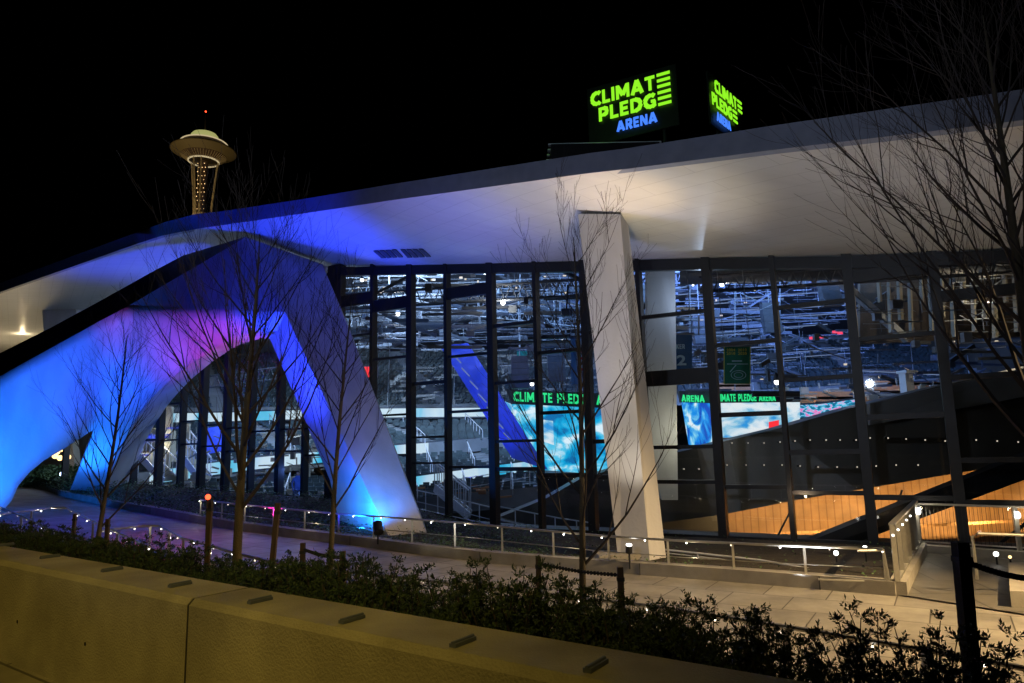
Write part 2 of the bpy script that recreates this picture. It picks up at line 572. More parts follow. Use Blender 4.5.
# ------------------------------------------------------------------ foreground wall
A0 = at(0, 544, 7.25)
ZT = A0.z
UW = Vector((-0.806, 0.592, 0))
def wallpt(px):
    """point on the far top edge above pixel column px"""
    v = CM @ Vector(((px - 512) / F, -(600 - 341.5) / F, -1))
    # intersect in plan
    a = Vector((v.x, v.y))
    # EYE + a*t = A0 + UW*s
    det = a.x * (-UW.y) + a.y * UW.x
    t = (A0.x * (-UW.y) + A0.y * UW.x) / det
    return Vector((a.x * t, a.y * t, ZT))
THK = 0.44
def wall_seg(pa, pb, name, label):
    r = thing(name, label, 'wall', (pa.x, pa.y, 1.38), 'segments of the low concrete wall')
    c = 0.035
    n = -NW * THK
    up = [pa, pb]
    prof = [(0, 1.35), (0, ZT - c), (c, ZT), (THK - c, ZT), (THK, ZT - c), (THK, 1.35)]
    mb = MB()
    rows = []
    for p in (pa, pb):
        rows.append([Vector((p.x, p.y, 0)) - NW * k + Vector((0, 0, z)) for k, z in prof])
    vs = rows[0] + rows[1]
    k = len(prof)
    mb.add(vs, [(i, (i + 1) % k, k + (i + 1) % k, k + i) for i in range(k)] + [tuple(range(k)), tuple(range(k, 2 * k))])
    mb.build('wall_body', 'concrete_wall', r)
    hb = MB()
    L = (pb - pa).length
    for s in range(int(L / 1.2)):
        for z in (1.72,):
            q = pa + (pb - pa) * ((s + 0.5) * 1.2 / L) - NW * (THK - 0.003)
            hb.lathe(Vector((0, 0, 0)), [], 3) if False else None
            hb.tube([Vector((q.x, q.y, z)), Vector((q.x, q.y, z)) - NW * 0.006], 0.014, 8)
    if hb.v:
        hb.build('tie_hole', 'rubber', r)
    return r
J1 = wallpt(254)
wall_seg(wallpt(-210), J1 + UW * 0.016, 'low_wall', 'low yellow lit concrete wall segment running out at the left edge')
wseg = wall_seg(J1 - UW * 0.010, wallpt(1180), 'low_wall', 'low concrete wall segment running from the joint to the lower right corner')
jf = MB()
rows_ = []
for p_ in (J1 + UW * .0155, J1 - UW * .0095):
    rows_.append([Vector((p_.x, p_.y, 0)) - NW * k_ + Vector((0, 0, z_)) for k_, z_ in ((.004, 1.36), (.004, ZT - .038), (.038, ZT - .004), (THK - .038, ZT - .004), (THK - .004, ZT - .038), (THK - .004, 1.36))])
jf.add(rows_[0] + rows_[1], [(i_, (i_ + 1) % 6, 6 + (i_ + 1) % 6, 6 + i_) for i_ in range(6)] + [tuple(range(6)), tuple(range(6, 12))])
jf.build('joint_seal', 'rubber', wseg)
for i, px in enumerate([5, 50, 112, 180, 260, 352, 463, 596]):
    py = [546, 558, 571, 586, 602, 621, 644, 668][i]
    q = solve(px, py, lambda x, y: ZT)
    q.z = ZT
    cl = thing('skate_stop', ['leftmost of the metal cleats on the low wall, cut by the photo edge', 'second metal cleat from the left on the low wall', 'third metal cleat from the left on the low wall', 'metal cleat on the low wall just left of the joint', 'metal cleat on the low wall just right of the joint', 'second metal cleat right of the wall joint', 'third metal cleat right of the wall joint', 'lowest and most blurred metal cleat near the lower edge'][i], 'cleat', q, 'metal cleats along the low wall')
    d = Vector((0.55, 0.83, 0))
    MB().bar(q - d * 0.075 + Vector((0, 0, 0.01)), q + d * 0.075 + Vector((0, 0, 0.01)), 0.035, 0.016).build('cleat_bar', 'cleat', cl)
    MB().tube([q - d * 0.075 + Vector((0, 0, 0.02)), q + d * 0.075 + Vector((0, 0, 0.02))], 0.008, 8).build('cleat_ridge', 'cleat', cl)

# ------------------------------------------------------------------ curb and planting beds beyond the walkway
CP = [(-70, 474), (-20, 478), (20, 485), (60, 496), (110, 507), (150, 514), (200, 524), (240, 531), (300, 539), (350, 545), (420, 555), (480, 562), (560, 569), (640, 575), (730, 582), (820, 589.5), (896, 596.5)]
cpts = [solve(a, b, lambda x, y: base(x)) for a, b in CP]
cb = thing('planter_curb', 'long curving concrete planter curb along the far side of the walkway', 'curb', (cpts[9].x, cpts[9].y, base(cpts[9].x)))
HC = 0.27
def curb_band(pts, th, name, parent, h=HC, z0=-0.12):
    mb = MB()
    L, Rr = [], []
    for i, p in enumerate(pts):
        d = (pts[min(i + 1, len(pts) - 1)] - pts[max(0, i - 1)])
        d.z = 0
        d.normalize()
        n = Vector((-d.y, d.x, 0))
        L.append(p.copy())
        Rr.append(p + n * th)
    for i in range(len(pts) - 1):
        zs = [base(pts[i].x), base(pts[i + 1].x)]
        a, b, c, d = L[i], L[i + 1], Rr[i + 1], Rr[i]
        b4 = [Vector((q.x, q.y, z + z0)) for q, z in ((a, zs[0]), (b, zs[1]), (c, zs[1]), (d, zs[0]))]
        t4 = [Vector((q.x, q.y, z + h)) for q, z in ((a, zs[0]), (b, zs[1]), (c, zs[1]), (d, zs[0]))]
        mb.hexa(b4, t4)
    mb.build(name, 'concrete', parent)
curb_band(cpts, 0.32, 'curb_body', cb)
# joints
jm = MB()
for i in (3, 5, 7, 9, 11, 13, 15):
    p = cpts[i]
    jm.box((p.x, p.y - 0.004, base(p.x) + HC / 2 - 0.01), (0.015, 0.02, HC), 0)
jm.build('curb_joint', 'rubber', cb)

def bedz(x, y, t):
    left = min(1, max(0, (-x - 1) / 4))
    return base(x) + 0.2 + t * (0.5 * left - 0.12 * (1 - left))
bed = MB()
beds = []
NB = 14
for i, p in enumerate(cpts):
    px = CP[i][0]
    row = []
    ge = at(px, 400, GD(max(px, 60)) + (0 if px >= 60 else (60 - px) * 0.2)) if px < 880 else at(px, 400, GD(px))
    for k in range(NB + 1):
        t = k / NB
        q = p.lerp(ge, t)
        if k == 0:
            q = p + (ge - p).normalized() * 0.25
        q.z = bedz(q.x, q.y, t) + 0.03 * math.sin(q.x * 3.1) * math.cos(q.y * 2.3)
        row.append(q)
    beds.append(row)
for a, b in zip(beds, beds[1:]):
    for k in range(NB):
        bed.add([a[k], b[k], b[k + 1], a[k + 1]], [(0, 1, 2, 3)])
tag(bed.build('planting_bed', 'soil', smooth=True), kind='structure')
lf = MB()
for _ in range(30000):
    u = random.random() * (len(beds) - 1.001)
    i = int(u)
    t = random.random() ** 1.3
    k = t * (NB - 0.01)
    kk = int(k)
    q = beds[i][kk].lerp(beds[i][kk + 1], k - kk).lerp(beds[i + 1][kk].lerp(beds[i + 1][kk + 1], k - kk), u - i)
    if q.x > 1.0 and random.random() < 0.8:
        continue
    if q.x > 4.5 and random.random() < 0.7:
        continue
    hgt = 0.10 + 0.22 * max(0, math.sin(q.x * 2.7 + 1.3 * math.sin(q.y * 1.9))) * random.random() + (0.1 if q.x < -4 else 0)
    q = q + Vector((rnd(-.05, .05), rnd(-.05, .05), rnd(0, hgt)))
    s_ = rnd(0.03, 0.075) * (1 + max(0, q.y - 20) * 0.035)
    a = rnd(0, 6.28)
    d = Vector((math.cos(a), math.sin(a), rnd(-0.2, 0.9))) * s_
    e = Vector((-math.sin(a), math.cos(a), rnd(-0.3, 0.3))) * s_ * 0.45
    lf.add([q - e * 0.3, q + d * 0.5 - e, q + d, q + d * 0.5 + e], [(0, 1, 2, 3)])
tag(lf.build('ground_cover', 'leaf_bed', fix=False), 'low leafy ground cover in the planting bed before the glass wall', 'ground cover', kind='stuff')

# ------------------------------------------------------------------ the arena building
AR = thing('arena', 'large white roofed glass arena with blue lit concrete arch and dark mullions', 'arena', (0, 30, 0))
def fd(px):
    return 1.0 / (0.0417 + (px - 335) * 7.2e-5) if px >= 165 else 0
FB = [(1250, 92), (1150, 104.5), (1024, 120), (900, 135), (780, 149), (622, 169.5), (590, 173), (393, 200), (300, 214), (220, 225.5), (196, 229)]
fbp = [at(x, y, fd(x)) for x, y in FB]
ftp = [at(x, y, fd(x)) for x, y in [(1250, 57), (1150, 71), (1024, 89), (900, 107), (780, 124.5), (622, 149), (590, 153), (393, 184), (300, 199.5), (220, 211.5), (196, 214)]]
# beyond the roof corner the edge turns away to the left
LB = [(139, 243, 35.0), (70, 267.5, 39.5), (0, 292, 45), (-130, 337, 58)]
LT = [(165, 222, 32.6), (135, 233, 35.0), (70, 257, 39.5), (0, 283, 45), (-130, 330, 58)]
lbp = [at(*q) for q in LB]
ltp = [at(*q) for q in LT[1:]]
corner_t = at(165, 222, 33.0)
corner_b = at(163, 235.5, 33.0)
bot = fbp + [corner_b] + lbp
top = ftp + [corner_t] + ltp
fm = MB()
for i in range(len(bot) - 1):
    a, b, c, d = bot[i], bot[i + 1], top[i + 1], top[i]
    back = Vector((0, 0.25, 0))
    fm.hexa([a, b, b + back, a + back], [d, c, c + back, d + back])
fas = fm.build('fascia', 'fascia', AR)
# soffit
gt = [gtop(x) for x in (1150, 1024, 900, 780, 665, 560, 450, 393, 335)]
sm = MB()
inner_px = [1150, 1150, 1024, 900, 780, 622, 590, 393, 335]
pairs = []
for i, (x, y) in enumerate(FB):
    gx = min(1150, max(335, x))
    pairs.append((bot[i], gtop(gx) if x >= 335 else None))
BK = [at(130, 243, 41), at(60, 262, 48)]
inn = []
for i, (x, y) in enumerate(FB):
    if x >= 335:
        inn.append(gtop(min(x, 1150)) + Vector((0, 0.15, 0)))
    elif x == 300:
        inn.append(at(300, 266, 31.5))
    elif x == 220:
        inn.append(at(240, 268, 35))
    else:
        inn.append(at(222, 272, 39))
inn.append(at(205, 278, 44))
lin = []
for p in lbp:
    q = Vector((p.x + (6 if p is lbp[0] else 0), p.y + (14 if p is lbp[0] else 38), 0))
    lin.append(q)
zc = lbp[1].z
lin = [Vector((-15, 52, zc + .2)), Vector((-22, 78, zc)), Vector((-34, 95, zc)), Vector((-60, 110, zc))]
inn += lin
NS = 8
for i in range(len(bot) - 1):
    for k in range(NS):
        t0, t1 = k / NS, (k + 1) / NS
        sm.add([bot[i].lerp(inn[i], t0), bot[i + 1].lerp(inn[i + 1], t0), bot[i + 1].lerp(inn[i + 1], t1), bot[i].lerp(inn[i], t1)], [(0, 1, 2, 3)])
def soffit_mat():
    m = M['white_panel'].copy()
    m.name = 'white soffit panel'
    t = m.node_tree
    n = t.nodes
    b = n['Principled BSDF']
    src = b.inputs['Base Color'].links[0].from_socket
    tc = n.new('ShaderNodeTexCoord')
    mp = n.new('ShaderNodeMapping')
    mp.inputs['Rotation'].default_value = (0, 0, 0.96)
    br = n.new('ShaderNodeTexBrick')
    br.inputs['Scale'].default_value = 1
    br.inputs['Brick Width'].default_value = 3.6
    br.inputs['Row Height'].default_value = 0.6
    br.inputs['Mortar Size'].default_value = 0.012
    br.inputs['Color1'].default_value = (0.965, 0.965, 0.965, 1)
    br.inputs['Color2'].default_value = (1, 1, 1, 1)
    br.inputs['Mortar'].default_value = (0.8, 0.8, 0.8, 1)
    t.links.new(tc.outputs['Object'], mp.inputs[0])
    t.links.new(mp.outputs[0], br.inputs[0])
    mx = n.new('ShaderNodeMixRGB')
    mx.blend_type = 'MULTIPLY'
    mx.inputs[0].default_value = 1
    t.links.new(src, mx.inputs[1])
    t.links.new(br.outputs[0], mx.inputs[2])
    t.links.new(mx.outputs[0], b.inputs['Base Color'])
    return m
M['soffit'] = soffit_mat()
sm.build('soffit', 'soffit', AR, smooth=True)
# vents in the soffit
def soffit_z(px, py):
    # interpolate the soffit along its pairs by ray walk
    best = None
    for i in range(len(bot) - 1):
        tris = []
        for k in range(NS):
            t0, t1 = k / NS, (k + 1) / NS
            q = [bot[i].lerp(inn[i], t0), bot[i + 1].lerp(inn[i + 1], t0), bot[i + 1].lerp(inn[i + 1], t1), bot[i].lerp(inn[i], t1)]
            tris += [(q[0], q[1], q[2]), (q[0], q[2], q[3])]
        from mathutils.geometry import intersect_ray_tri
        r = at(px, py, 10) - EYE
        for t in tris:
            h = intersect_ray_tri(*t, r, EYE, True)
            if h is not None and (best is None or h.y < best.y):
                best = h
    return best
vg = [[(373, 250), (397, 248.5), (404, 256), (381, 257)], [(400, 248.5), (424, 248), (432, 255.5), (407, 256.5)]]
for q in vg:
    mb = MB()
    n_ = 4
    for k in range(n_):
        t0, t1 = k / n_ + 0.02, (k + 0.82) / n_
        c = []
        for (a, b, t) in ((0, 1, t0), (0, 1, t1), (3, 2, t1), (3, 2, t0)):
            x = q[a][0] + (q[b][0] - q[a][0]) * t
            y = q[a][1] + (q[b][1] - q[a][1]) * t
            h = soffit_z(x, y)
            if h is None:
                h = at(x, y, 27)
            c.append(h - Vector((0, 0, 0.03)))
        mb.slab(c, (0, 0, -0.03))
    mb.build('soffit_vent', 'chamfer', AR)
# roof surface
rf = MB()
rid = [Vector((60, 52, 18)), Vector((40, 58, 19.5)), Vector((20, 60, 20)), Vector((0, 60, 20)), Vector((-22, 60, 18.5)), Vector((-36, 62, 16)), Vector((-50, 66, 15.0)), Vector((-70, 75, 14.3))]
front = top
for i in range(len(front) - 1):
    def rr(i):
        u = i / (len(front) - 1) * (len(rid) - 1)
        k = min(int(u), len(rid) - 2)
        return rid[k].lerp(rid[k + 1], u - k)
    a, b = front[i] + Vector((0, 0.1, 0)), front[i + 1] + Vector((0, 0.1, 0))
    c, d = rr(i + 1), rr(i)
    rf.add([a, b, c, d], [(0, 1, 2, 3)])
    e, f_ = Vector((d.x, d.y + 50, 12)), Vector((c.x, c.y + 50, 12))
    rf.add([d, c, f_, e], [(0, 1, 2, 3)])
rf.build('roof', 'roof', AR)

# ---- glass wall
MULL = [(-40, 0), (20, 1), (70, 0), (108, 0), (138, 0), (162, 1), (184, 0), (204, 1), (228, 1), (253, 0), (281, 1), (306, 0), (335, 2), (373, 0), (411, 1), (448, 0), (493, 1), (539, 0), (589, 1), (645, 0), (715, 1), (783, 0), (860, 1), (948, 1), (1045, 0), (1150, 1)]
MULL = [m for m in MULL if m[0] >= 60]
def gbot(px):
    p = gline(px)
    left = min(1, max(0, (-p.x - 1) / 4))
    p.z = base(p.x) + 0.05 + 0.55 * left
    return p
def mull_base(px):
    """photo columns are read at the foot of each mullion's mid height; keep posts plumb"""
    p = at(px, 400, GD(px))
    return Vector((p.x, p.y))
GDIR = (Vector((gline(1000).x, gline(1000).y, 0)) - Vector((gline(200).x, gline(200).y, 0))).normalized()
GN = Vector((-GDIR.y, GDIR.x, 0))
gang = math.atan2(GDIR.y, GDIR.x)
posts = []
for px, th in MULL:
    b = gbot(px)
    tp = gtop(max(60, px))
    wdt = {0: 0.14, 1: 0.26, 2: 0.75}[th]
    zt = tp.z + 0.1
    mb = MB().box((b.x, b.y, (b.z + zt) / 2 - 0.1), (wdt, 0.34, zt - b.z + 0.2), gang)
    mb.build('mullion', 'black_metal', AR)
    posts.append((px, b, zt))
# horizontal frames of each bay: (y pixel in the photo, height in metres)
TR = {
    (70, 108): [(430, .08)], (108, 138): [(432, .08)], (138, 162): [(440, .1), (415, .08)],
    (162, 184): [(404, .1), (440, .08)], (184, 204): [(421, .08), (444, .08)], (204, 228): [(425, .08), (446, .08)],
    (228, 253): [(428, .08), (451, .08)], (253, 281): [(431, .08), (451, .08)], (281, 306): [(429, .08), (451, .08)],
    (306, 335): [(428, .08), (455, .08)],
    (335, 373): [(300, .5), (336, .1), (397, .08), (440, .08)], (373, 411): [(304, .5), (358, .1), (415, .08), (455, .08)],
    (411, 448): [(383, .14), (437, .08), (463, .08)], (448, 493): [(291, .45), (355, .1), (411, .1), (467, .1)],
    (493, 539): [(324, .12), (382, .1), (441, .1), (469, .14)], (539, 589): [(351, .12), (412, .12), (475, .14)],
    (589, 645): [(330, .12), (441, .14), (477, .14)], (645, 715): [(314, .12), (377, .5), (447, .12), (482, .12)],
    (715, 783): [(343, .12), (414, .14), (487, .12)], (783, 860): [(304, .12), (378, .12), (452, .14), (493, .12)],
    (860, 948): [(272, .35), (336, .12), (416, .16), (498, .14)], (948, 1045): [(292, .3), (375, .14), (460, .14), (504, .18)],
    (1045, 1150): [(280, .3), (380, .14), (470, .14)],
}
for (pa, ba, za), (pb, bb, zb) in zip(posts, posts[1:]):
    mb = MB()
    for yy, hh in TR.get((pa, pb), [(430, .1)]):
        pm = at((pa + pb) / 2, yy, GD((pa + pb) / 2))
        MB().bar(Vector((ba.x, ba.y, pm.z)), Vector((bb.x, bb.y, pm.z)), 0.16, hh).build('transom', 'black_metal', AR)
    MB().bar(Vector((ba.x, ba.y, ba.z + 0.05)), Vector((bb.x, bb.y, bb.z + 0.05)), 0.2, 0.12).build('window_sill', 'black_metal', AR)
    MB().bar(Vector((ba.x, ba.y, za - 0.28)), Vector((bb.x, bb.y, zb - 0.28)), 0.22, 0.36).build('window_head', 'black_metal', AR)
    MB().add([ba, bb, Vector((bb.x, bb.y, zb)), Vector((ba.x, ba.y, za))], [(0, 1, 2, 3)]).build('glass_pane', 'glass', AR, fix=False)
# plinth under the glass
pl_ = MB()
for (pa, ba, za), (pb, bb, zb) in zip(posts, posts[1:]):
    off = Vector((0, 0.15, 0))
    a, b = ba - off, bb - off
    c, d = bb + off, ba + off
    pl_.hexa([Vector((q.x, q.y, -1.2)) for q in (a, b, c, d)], [Vector((q.x, q.y, q.z)) for q in (a, b, c, d)])
pl_.build('plinth', 'concrete', AR)

# ---- concrete arch (buttress): three legs and a folded shell
def P(*q):
    return at(*q)
node_a = P(130, 305, 31.0)
node_b = P(285, 312, 26.5)
sh = MB()
# curved shell: rows from outer line to arch edge
outer = [P(-150, 446, 27.5), P(-80, 418, 28.5), P(0, 376, 29.5), P(60, 343, 30.2), P(100, 321, 30.7), node_a, P(180, 307, 29.6), P(235, 310, 28.0), node_b]
arch = [P(-95, 560, 27.5), P(-40, 545, 28.5), P(9, 507, 30), P(18, 486, 30.3), P(36, 465, 30.8), P(64, 449, 31.5), P(96, 428, 33)]
leg2_out = [P(96, 428, 33), P(85, 452, 34), P(70, 490, 35)]
edge = [P(104, 492, 35.3), P(116, 460, 34.6), P(133, 425, 33.7), P(155, 396, 32.8), P(182, 371, 31.8), P(208, 354, 30.8), P(232, 340, 29.8), P(262, 331, 28.6), P(275, 335, 27.6)]
def poly_fan(mb, pts):
    mb.add(pts, [tuple(range(len(pts)))])
def strip(mb, A, B):
    for i in range(min(len(A), len(B)) - 1):
        if (A[i] - A[i + 1]).length < 1e-6:
            mb.add([A[i], B[i], B[i + 1]], [(0, 1, 2)])
        elif (B[i] - B[i + 1]).length < 1e-6:
            mb.add([A[i], B[i], A[i + 1]], [(0, 1, 2)])
        else:
            mb.add([A[i], A[i + 1], B[i + 1], B[i]], [(0, 1, 2, 3)])
def resample(pts, n):
    ls = [0]
    for a, b in zip(pts, pts[1:]):
        ls.append(ls[-1] + (b - a).length)
    out = []
    for k in range(n):
        t = ls[-1] * k / (n - 1)
        for i in range(len(pts) - 1):
            if t <= ls[i + 1] + 1e-9:
                out.append(pts[i].lerp(pts[i + 1], (t - ls[i]) / (ls[i + 1] - ls[i])))
                break
    return out
n1 = 14
A1 = resample(outer[:6], n1)
B1 = resample(arch, n1)
ruled = []
for t in range(9):
    ruled.append([a.lerp(b, t / 8) for a, b in zip(A1, B1)])
for r0, r1 in zip(ruled, ruled[1:]):
    strip(sh, r0, r1)
# second shell part: from (node_a .. node_b) down to leg two and the arch edge
n2 = 16
A2 = resample([arch[-1], node_a, outer[6], outer[7], node_b], 3)  # placeholder to keep order clear
left2 = [node_a.lerp(arch[-1], t / 8) for t in range(9)] + [arch[-1].lerp(leg2_out[-1], t / 6) for t in range(1, 7)]
right2 = resample([node_b, edge[8], edge[7], edge[6], edge[5], edge[4], edge[3], edge[2], edge[1], edge[0]], len(left2))
# top row is subdivided towards node_b
cols = 10
g2 = []
for a, b in zip(left2, right2):
    g2.append([a.lerp(b, k / cols) for k in range(cols + 1)])
for r0, r1 in zip(g2, g2[1:]):
    strip(sh, r0, r1)
shell = sh.build('arch_shell', 'concrete_white', AR, smooth=True)
md = shell.modifiers.new('thick', 'SOLIDIFY')
md.thickness = 0.5
md.offset = -1
bm = bmesh.new(); bm.from_mesh(shell.data)
bmesh.ops.recalc_face_normals(bm, faces=bm.faces)
bm.faces.ensure_lookup_table()
if sum(f.normal.y * f.calc_area() for f in bm.faces) > 0:
    bmesh.ops.reverse_faces(bm, faces=bm.faces)
bm.to_mesh(shell.data); bm.free()
# intrados of the arch between leg two and the crown
iout = [P(129, 491, 37.5), P(137, 462, 36.8), P(150, 432, 36), P(168, 404, 35), P(190, 380, 34), P(213, 361, 33), P(236, 346, 31.6), P(262, 338, 30), P(270, 339, 28.9)]
im = MB()
strip(im, resample(edge, 24), resample(iout, 24))
im.build('arch_intrados', 'concrete_white', AR, smooth=True)
# right leg: blue inner face, grey outer face, back
K = {
    'b': node_b, 'fo': P(399, 538, 21.6), 'fi': P(345, 532, 24.0),
    'in': P(270, 339, 28.4), 'r1': P(438, 542, 22.2), 'r2': P(346, 322, 27.6), 'r3': P(322, 264, 29.6), 't': P(246, 237, 29.3), 'a': node_a,
}
def foot(p, dz=-0.6):
    return Vector((p.x, p.y, p.z + dz))
rl = MB()
inner_line = resample([K['in'], P(300, 408, 27), P(330, 480, 25.3), foot(K['fi'])], 12)
front_line = resample([K['b'], foot(K['fo'])], 12)
strip(rl, inner_line, front_line)
right_line = resample([K['r3'], K['r2'], foot(K['r1'])], 12)
strip(rl, front_line, right_line)
bk = [p + Vector((-0.2, 1.4, 0)) for p in right_line]
strip(rl, right_line, bk)
bk2 = [p + Vector((0.3, 1.0, 0)) for p in inner_line]
strip(rl, bk, bk2)
strip(rl, bk2, inner_line)
leg_r = rl.build('arch_leg', 'concrete_white', AR, smooth=False)
# head panel over the crown
hd = MB()
hp = [K['a'], K['b'], K['r3'], K['t']]
hd.slab(hp, (0.1, 0.7, 0))
hd.build('arch_head', 'concrete_white', AR)
# upper chamfer between leg one and the roof, shade put into its colour
ch = MB()
lo = [P(-150, 446, 27.5), P(-80, 418, 28.5), P(0, 376, 29.5), P(60, 343, 30.2), P(100, 321, 30.7), node_a, K['t']]
hi = [P(-150, 420, 30.5), P(-80, 392, 31.0), P(0, 353, 31.8), P(50, 328, 32.2), P(100, 301, 32.6), P(150, 273, 32.9), P(183, 255.5, 33)]
hi.append(P(246, 236.5, 29.5))
lo.insert(6, P(175, 280, 30.3))
strip(ch, lo, hi)
ch.build('arch_chamfer', 'chamfer', AR)
# joint lines on leg one
# small distant column below the left roof
pc = MB()
pc.slab([P(42, 307, 51), P(76, 308, 51), P(70, 420, 51), P(50, 420, 51)], (0, 1.2, 0))
pc.build('far_column', 'concrete_white', AR)
# ---- leaning column
cf, ct = P(641, 566, 18.0), P(602, 212, 19.6)
pm_ = MB()
b4 = [P(620, 562, 18.0), P(651, 566, 17.6), P(668, 564, 18.1), P(640, 556, 19.2)]
t4 = [P(578, 214, 19.3), P(620, 214, 18.9), P(627, 214, 19.9), P(592, 214, 20.6)]
b4 = [foot(p, -0.5) for p in b4]
pm_.hexa(b4, t4)
pm_.build('leaning_column', 'concrete_white', AR)
MB().box((cf.x - 0.55, cf.y + 0.15, base(cf.x) + 0.26), (1.1, 0.8, 0.14), 0.1).build('column_footing', 'concrete', AR)
# second column just inside the glass
MB().slab([P(647, 262, 24.5), P(675, 262, 24.5), P(678, 500, 24.5), P(662, 500, 24.5), P(647, 455, 24.5)], (0.1, 0.9, 0)).build('inner_column', 'concrete_white', AR)

# ---- interior: floor strip, back walls, balcony, timber wall, stringer
fl = MB()
ip = [gline(x) for x in range(1150, 50, -50)]
for a, b in zip(ip, ip[1:]):
    za, zb = base(a.x) - 0.1, base(b.x) - 0.1
    fl.add([Vector((a.x, a.y, za)), Vector((b.x, b.y, zb)), Vector((b.x, b.y + 3.5, zb)), Vector((a.x, a.y + 3.5, za))], [(0, 1, 2, 3)])
fl.build('entrance_floor', 'rib_grey', AR)
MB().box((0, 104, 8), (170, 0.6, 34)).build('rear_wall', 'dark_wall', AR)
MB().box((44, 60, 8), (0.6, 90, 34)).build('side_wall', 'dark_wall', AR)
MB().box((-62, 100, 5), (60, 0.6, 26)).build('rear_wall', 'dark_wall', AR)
bal = MB()
tt = [(500, 517, 33), (545, 499, 32), (580, 479, 31), (640, 461, 29.5), (700, 447, 28.5), (780, 428, 27.5), (850, 408, 26.8), (940, 386, 26), (1024, 368, 25.4), (1180, 334, 24.5)]
tb = [(500, 521, 32.5), (560, 531, 31.5), (600, 528, 30.5), (660, 523, 29.2), (726, 514, 28), (808, 498, 27), (857, 490, 26.3), (940, 476, 25.6), (1024, 462, 25), (1180, 436, 24)]
for i in range(len(tt) - 1):
    a, b, c, d = P(*tb[i]), P(*tb[i + 1]), P(*tt[i + 1]), P(*tt[i])
    bal.slab([a, b, c, d], (0, 1.6, 0))
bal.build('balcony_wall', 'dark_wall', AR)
# upper grey cheek of the balcony at the right
ck = MB()
ck.slab([P(870, 425, 25.6), P(1024, 397, 24.7), P(1180, 368, 24), P(1180, 335, 24.2), P(1024, 368.5, 25.1), P(870, 403.5, 26.2)], (0, 0.25, 0))
ck.build('balcony_cheek', 'rib_grey', AR)
wd_ = MB()
wa, wb = P(722, 520, 32), P(1250, 520, 28.5)
wd_.hexa([Vector((wa.x, wa.y, -5)), Vector((wb.x, wb.y, -5)), Vector((wb.x, wb.y + .3, -5)), Vector((wa.x, wa.y + .3, -5))],
         [Vector((wa.x, wa.y, 3.2)), Vector((wb.x, wb.y, 3.2)), Vector((wb.x, wb.y + .3, 3.2)), Vector((wa.x, wa.y + .3, 3.2))])
wd_.build('timber_wall', 'wood', AR)
dk = MB()
da = P(548, 520, 33)
dk.hexa([Vector((da.x, da.y, -5)), Vector((wa.x, wa.y, -5)), Vector((wa.x, wa.y + .3, -5)), Vector((da.x, da.y + .3, -5))],
        [Vector((da.x, da.y, .4)), Vector((wa.x, wa.y, 1.2)), Vector((wa.x, wa.y + .3, 1.2)), Vector((da.x, da.y + .3, .4))])
dk.build('basement_wall', 'dark_wall', AR)
# rail band across the timber
MB().bar(P(640, 541, 30.5), P(1180, 512, 27.2), 0.08, 0.1).build('timber_rail', 'wood', AR)
# stair stringers
st = MB()
st.slab([P(790, 556, 22.6), P(850, 545, 22.4), P(1024, 480, 21.5), P(1150, 440, 21), P(1150, 412, 21), P(1024, 456, 21.5), P(958, 482, 21.9), P(800, 545, 22.6)], (0, 0.5, 0))
st.build('stair_stringer', 'black_metal', AR)
MB().tube([P(775, 541, 24), P(790, 512, 24)], 0.03, 6).build('handrail', 'black_metal', AR)
MB().tube([P(893, 519, 23), P(902, 490, 23)], 0.03, 6).build('handrail', 'black_metal', AR)
MB().tube([P(988, 553, 22), P(1060, 496, 22)], 0.05, 6).build('handrail', 'black_metal', AR)
# downlight reflections on the balcony, put in as small glowing discs
row1 = [(732, 443), (748, 443), (764, 443), (780, 442), (795, 441), (810, 440), (826, 440), (840, 440), (856, 440), (870, 438), (888, 438), (906, 439), (925, 440), (945, 441), (976, 440), (997, 441), (1018, 442)]
row2 = [(684, 469), (699, 469), (727, 465), (746, 465), (764, 465), (782, 465), (800, 466), (818, 467), (837, 467), (857, 467), (876, 466), (896, 465), (918, 465), (1004, 458)]
def dep_bal(px):
    for q, r in zip(tt, tt[1:]):
        if q[0] <= px <= r[0]:
            return q[2] + (r[2] - q[2]) * (px - q[0]) / (r[0] - q[0])
    return 25
def dot_proto(px, py, lab, grp):
    d = dep_bal(px) - 0.38
    c = P(px, py, d)
    r = thing('reflection_dot', lab, 'light', c, grp)
    MB().tube([c, c + Vector((0, 0.2, 0))], 0.04, 8).build('dot_backing', 'black_metal', r)
    MB().tube([c - Vector((0, 0.02, 0)), c - Vector((0, 0.005, 0))], 0.026, 8).build('lamp', 'g_dot', r)
    return r
pr = dot_proto(*row1[0], 'tiny white light reflection in the upper row on the dark sloping balcony', 'upper row of balcony reflections')
for px, py in row1[1:]:
    copy_tree(pr, P(px, py, dep_bal(px) - 0.38))
pr = dot_proto(*row2[0], 'tiny white light reflection in the lower row on the dark sloping balcony', 'lower row of balcony reflections')
for px, py in row2[1:]:
    copy_tree(pr, P(px, py, dep_bal(px) - 0.38))

